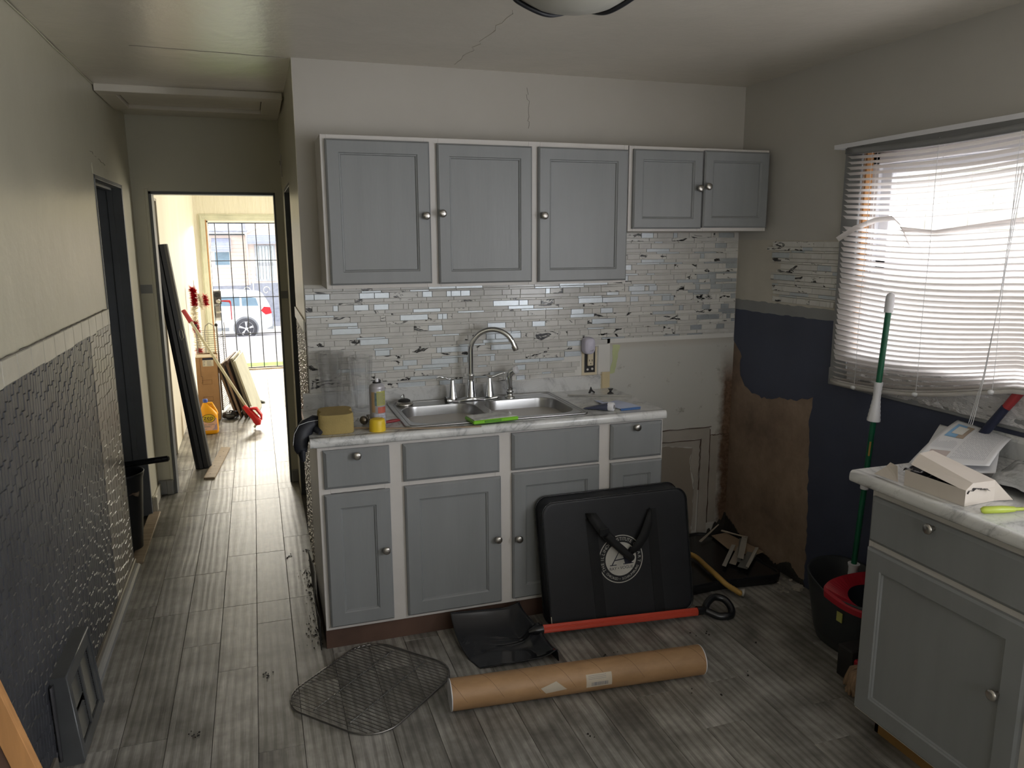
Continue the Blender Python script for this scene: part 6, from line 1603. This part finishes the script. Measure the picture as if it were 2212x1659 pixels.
wf = obj('window_frame', MB().box(hx(-1.78), hx(-1.02), HD_-.06, HD_-.02, hz(.45), hz(1.15)).box(hx(-1.82), hx(-.98), HD_-.08, HD_-.02, hz(.40), hz(.45)), WHITEX, hs_)
obj('pane', MB().box(hx(-1.70), hx(-1.08), HD_-.07, HD_-.06, hz(.52), hz(1.10)), DGLASS, wf)
df = obj('door_frame', MB().box(hx(.02), hx(.94), HD_-.30*kx, HD_-.26*kx, hz(-.25), hz(1.42)), pm('storm_door_grey', (.45, .47, .5), .5), hs_)
obj('door_glass', MB().box(hx(.10), hx(.86), HD_-.31*kx, HD_-.30*kx, hz(.62), hz(1.36)).box(hx(.10), hx(.86), HD_-.31*kx, HD_-.30*kx, hz(-.16), hz(.46)), pm('pale_glass', (.62, .70, .74), .3), df)
for i in range(5): obj('door_bar', MB().box(hx(.2+.14*i), hx(.215+.14*i), HD_-.325*kx, HD_-.312*kx, hz(-.15), hz(1.35)), DARKTRIM, df)
for i in range(4): obj('step', MB().box(hx(.0), hx(1.4), HD_-(1.5-.3*i), HD_-.3, gz(43)-.1, gz(43)+.35+.19*i), BRICKB, hs_)
obj('handrail', MB().tube([(hx(-.12), HD_-1.6, gz(41)), (hx(-.12), HD_-1.6, hz(-.2)), (hx(-.06), HD_-.8, hz(.35)), (hx(-.04), HD_-.5, hz(.4))], .03, 6), WHITEX, hs_)

# white car parked across the street: side view, tail to the right
cr_ = thing('car', 'white station wagon parked in the street seen through the bars', 'car', (-2.0, 28, gz(28)))
g_ = gz(28.)-.02; X = lambda a: .46-a     # a: metres forward of the tail
prof = [(.02, .40), (.0, .62), (.04, .95), (.10, 1.10), (.28, 1.42), (.42, 1.50), (1.2, 1.58), (2.2, 1.58), (2.7, 1.52), (3.3, 1.12), (3.6, 1.04), (4.35, .90), (4.50, .70), (4.52, .42), (4.35, .28), (.25, .28)]
mb = MB(); ws = [0, .05, .14, .35, 1.45, 1.66, 1.75, 1.80]; ins = [.10, .03, 0, 0, 0, 0, .03, .10]; V = []; n = len(prof)
for w_, i_ in zip(ws, ins):
    for a, z in prof:
        k = i_*(1.4 if z > 1.1 else .6); cz_ = .85
        tum = max(0, z-1.0)*.28*(1-min(1, w_/.3)) if w_ < .9 else max(0, z-1.0)*.28*(1-min(1, (1.80-w_)/.3))
        y = 27.1+w_+(tum if w_ < .9 else -tum)
        V.append((X(a+(2.2-a)*k*.06), y, g_+z+(cz_-z)*k*.5))
mb.add(V, [(j*n+k, j*n+(k+1) % n, (j+1)*n+(k+1) % n, (j+1)*n+k) for j in range(len(ws)-1) for k in range(n)], True)
mb.add(V[:n], [tuple(range(n))]); mb.add(V[-n:], [tuple(range(n))[::-1]])
obj('body', mb, CARW, cr_)
def cpan(P, mat, nm, y=27.10): return obj(nm, MB().prism([(X(a), g_+z) for a, z in P], y-.012, y+.03, 'y'), mat, cr_)
cpan([(.42, 1.06), (.50, 1.36), (.95, 1.40), (.95, 1.06)], DGLASS, 'side_window', 27.19); cpan([(1.02, 1.06), (1.02, 1.41), (1.85, 1.43), (1.85, 1.06)], DGLASS, 'side_window', 27.19); cpan([(1.93, 1.06), (1.93, 1.43), (2.55, 1.38), (2.95, 1.08)], DGLASS, 'side_window', 27.19)
cpan([(.02, .84), (.06, 1.04), (.26, 1.06), (.36, .94), (.22, .80)], TAIL, 'tail_light', 27.11)
cpan([(-.01, .30), (-.02, .48), (.40, .52), (.40, .32)], pm('grey_bumper', (.30, .32, .34), .5), 'bumper', 27.12)
cpan([(1.40, .28), (1.40, .40), (3.3, .40), (3.3, .28)], pm('grey_sill', (.30, .32, .34), .5), 'sill', 27.10)
for a in (.86, 3.62):
    wx = X(a)
    obj('wheel_arch', MB().lathe([(.40, 0), (.40, .02), (.30, .025)], (wx, 27.07, g_+.36), 28, 'y'), pm('grey_arch', (.26, .27, .29), .6), cr_)
    wo = obj('wheel', MB().lathe([(.24, -.02), (.335, -.02), (.35, .0), (.35, .18), (.33, .20), (0, .20)], (wx, 27.06, g_+.35), 32, 'y'), TYRE, cr_)
    sp2 = MB().lathe([(.225, -.012), (.24, -.022), (.25, -.012)], (wx, 27.06, g_+.35), 28, 'y', caps=False).lathe([(.05, -.03), (.05, 0)], (wx, 27.06, g_+.35), 14, 'y')
    for k in range(5):
        t = 2*PI*k/5+.3
        for dt in (-.10, .10): sp2.tube([(wx+.04*math.cos(t), 27.045, g_+.35+.04*math.sin(t)), (wx+.235*math.cos(t+dt), 27.045, g_+.35+.235*math.sin(t+dt))], .018, 6)
    obj('rim', sp2, pm('alloy', (.75, .75, .77), .3, .4), wo)
# neighbour's wall outside the kitchen window
nb = struct('neighbour_wall', MB().box(5.2, 5.4, -3, 7, -1, 3.2), WHITEX)
sb = MB()
for i in range(26):
    z = -.6+i*.145
    for j in range(24):
        y = -3+j*.40+(.2 if i % 2 else 0); sb.box(5.188, 5.2, y+.005, y+.395, z+.004, z+.141)
o = obj('painted_blocks', sb, WHITEX, nb); o['kind'] = 'stuff'
struct('ground_side_yard', MB().box(XR+.3, 5.2, -3, 7, -1, -.3), CONC)
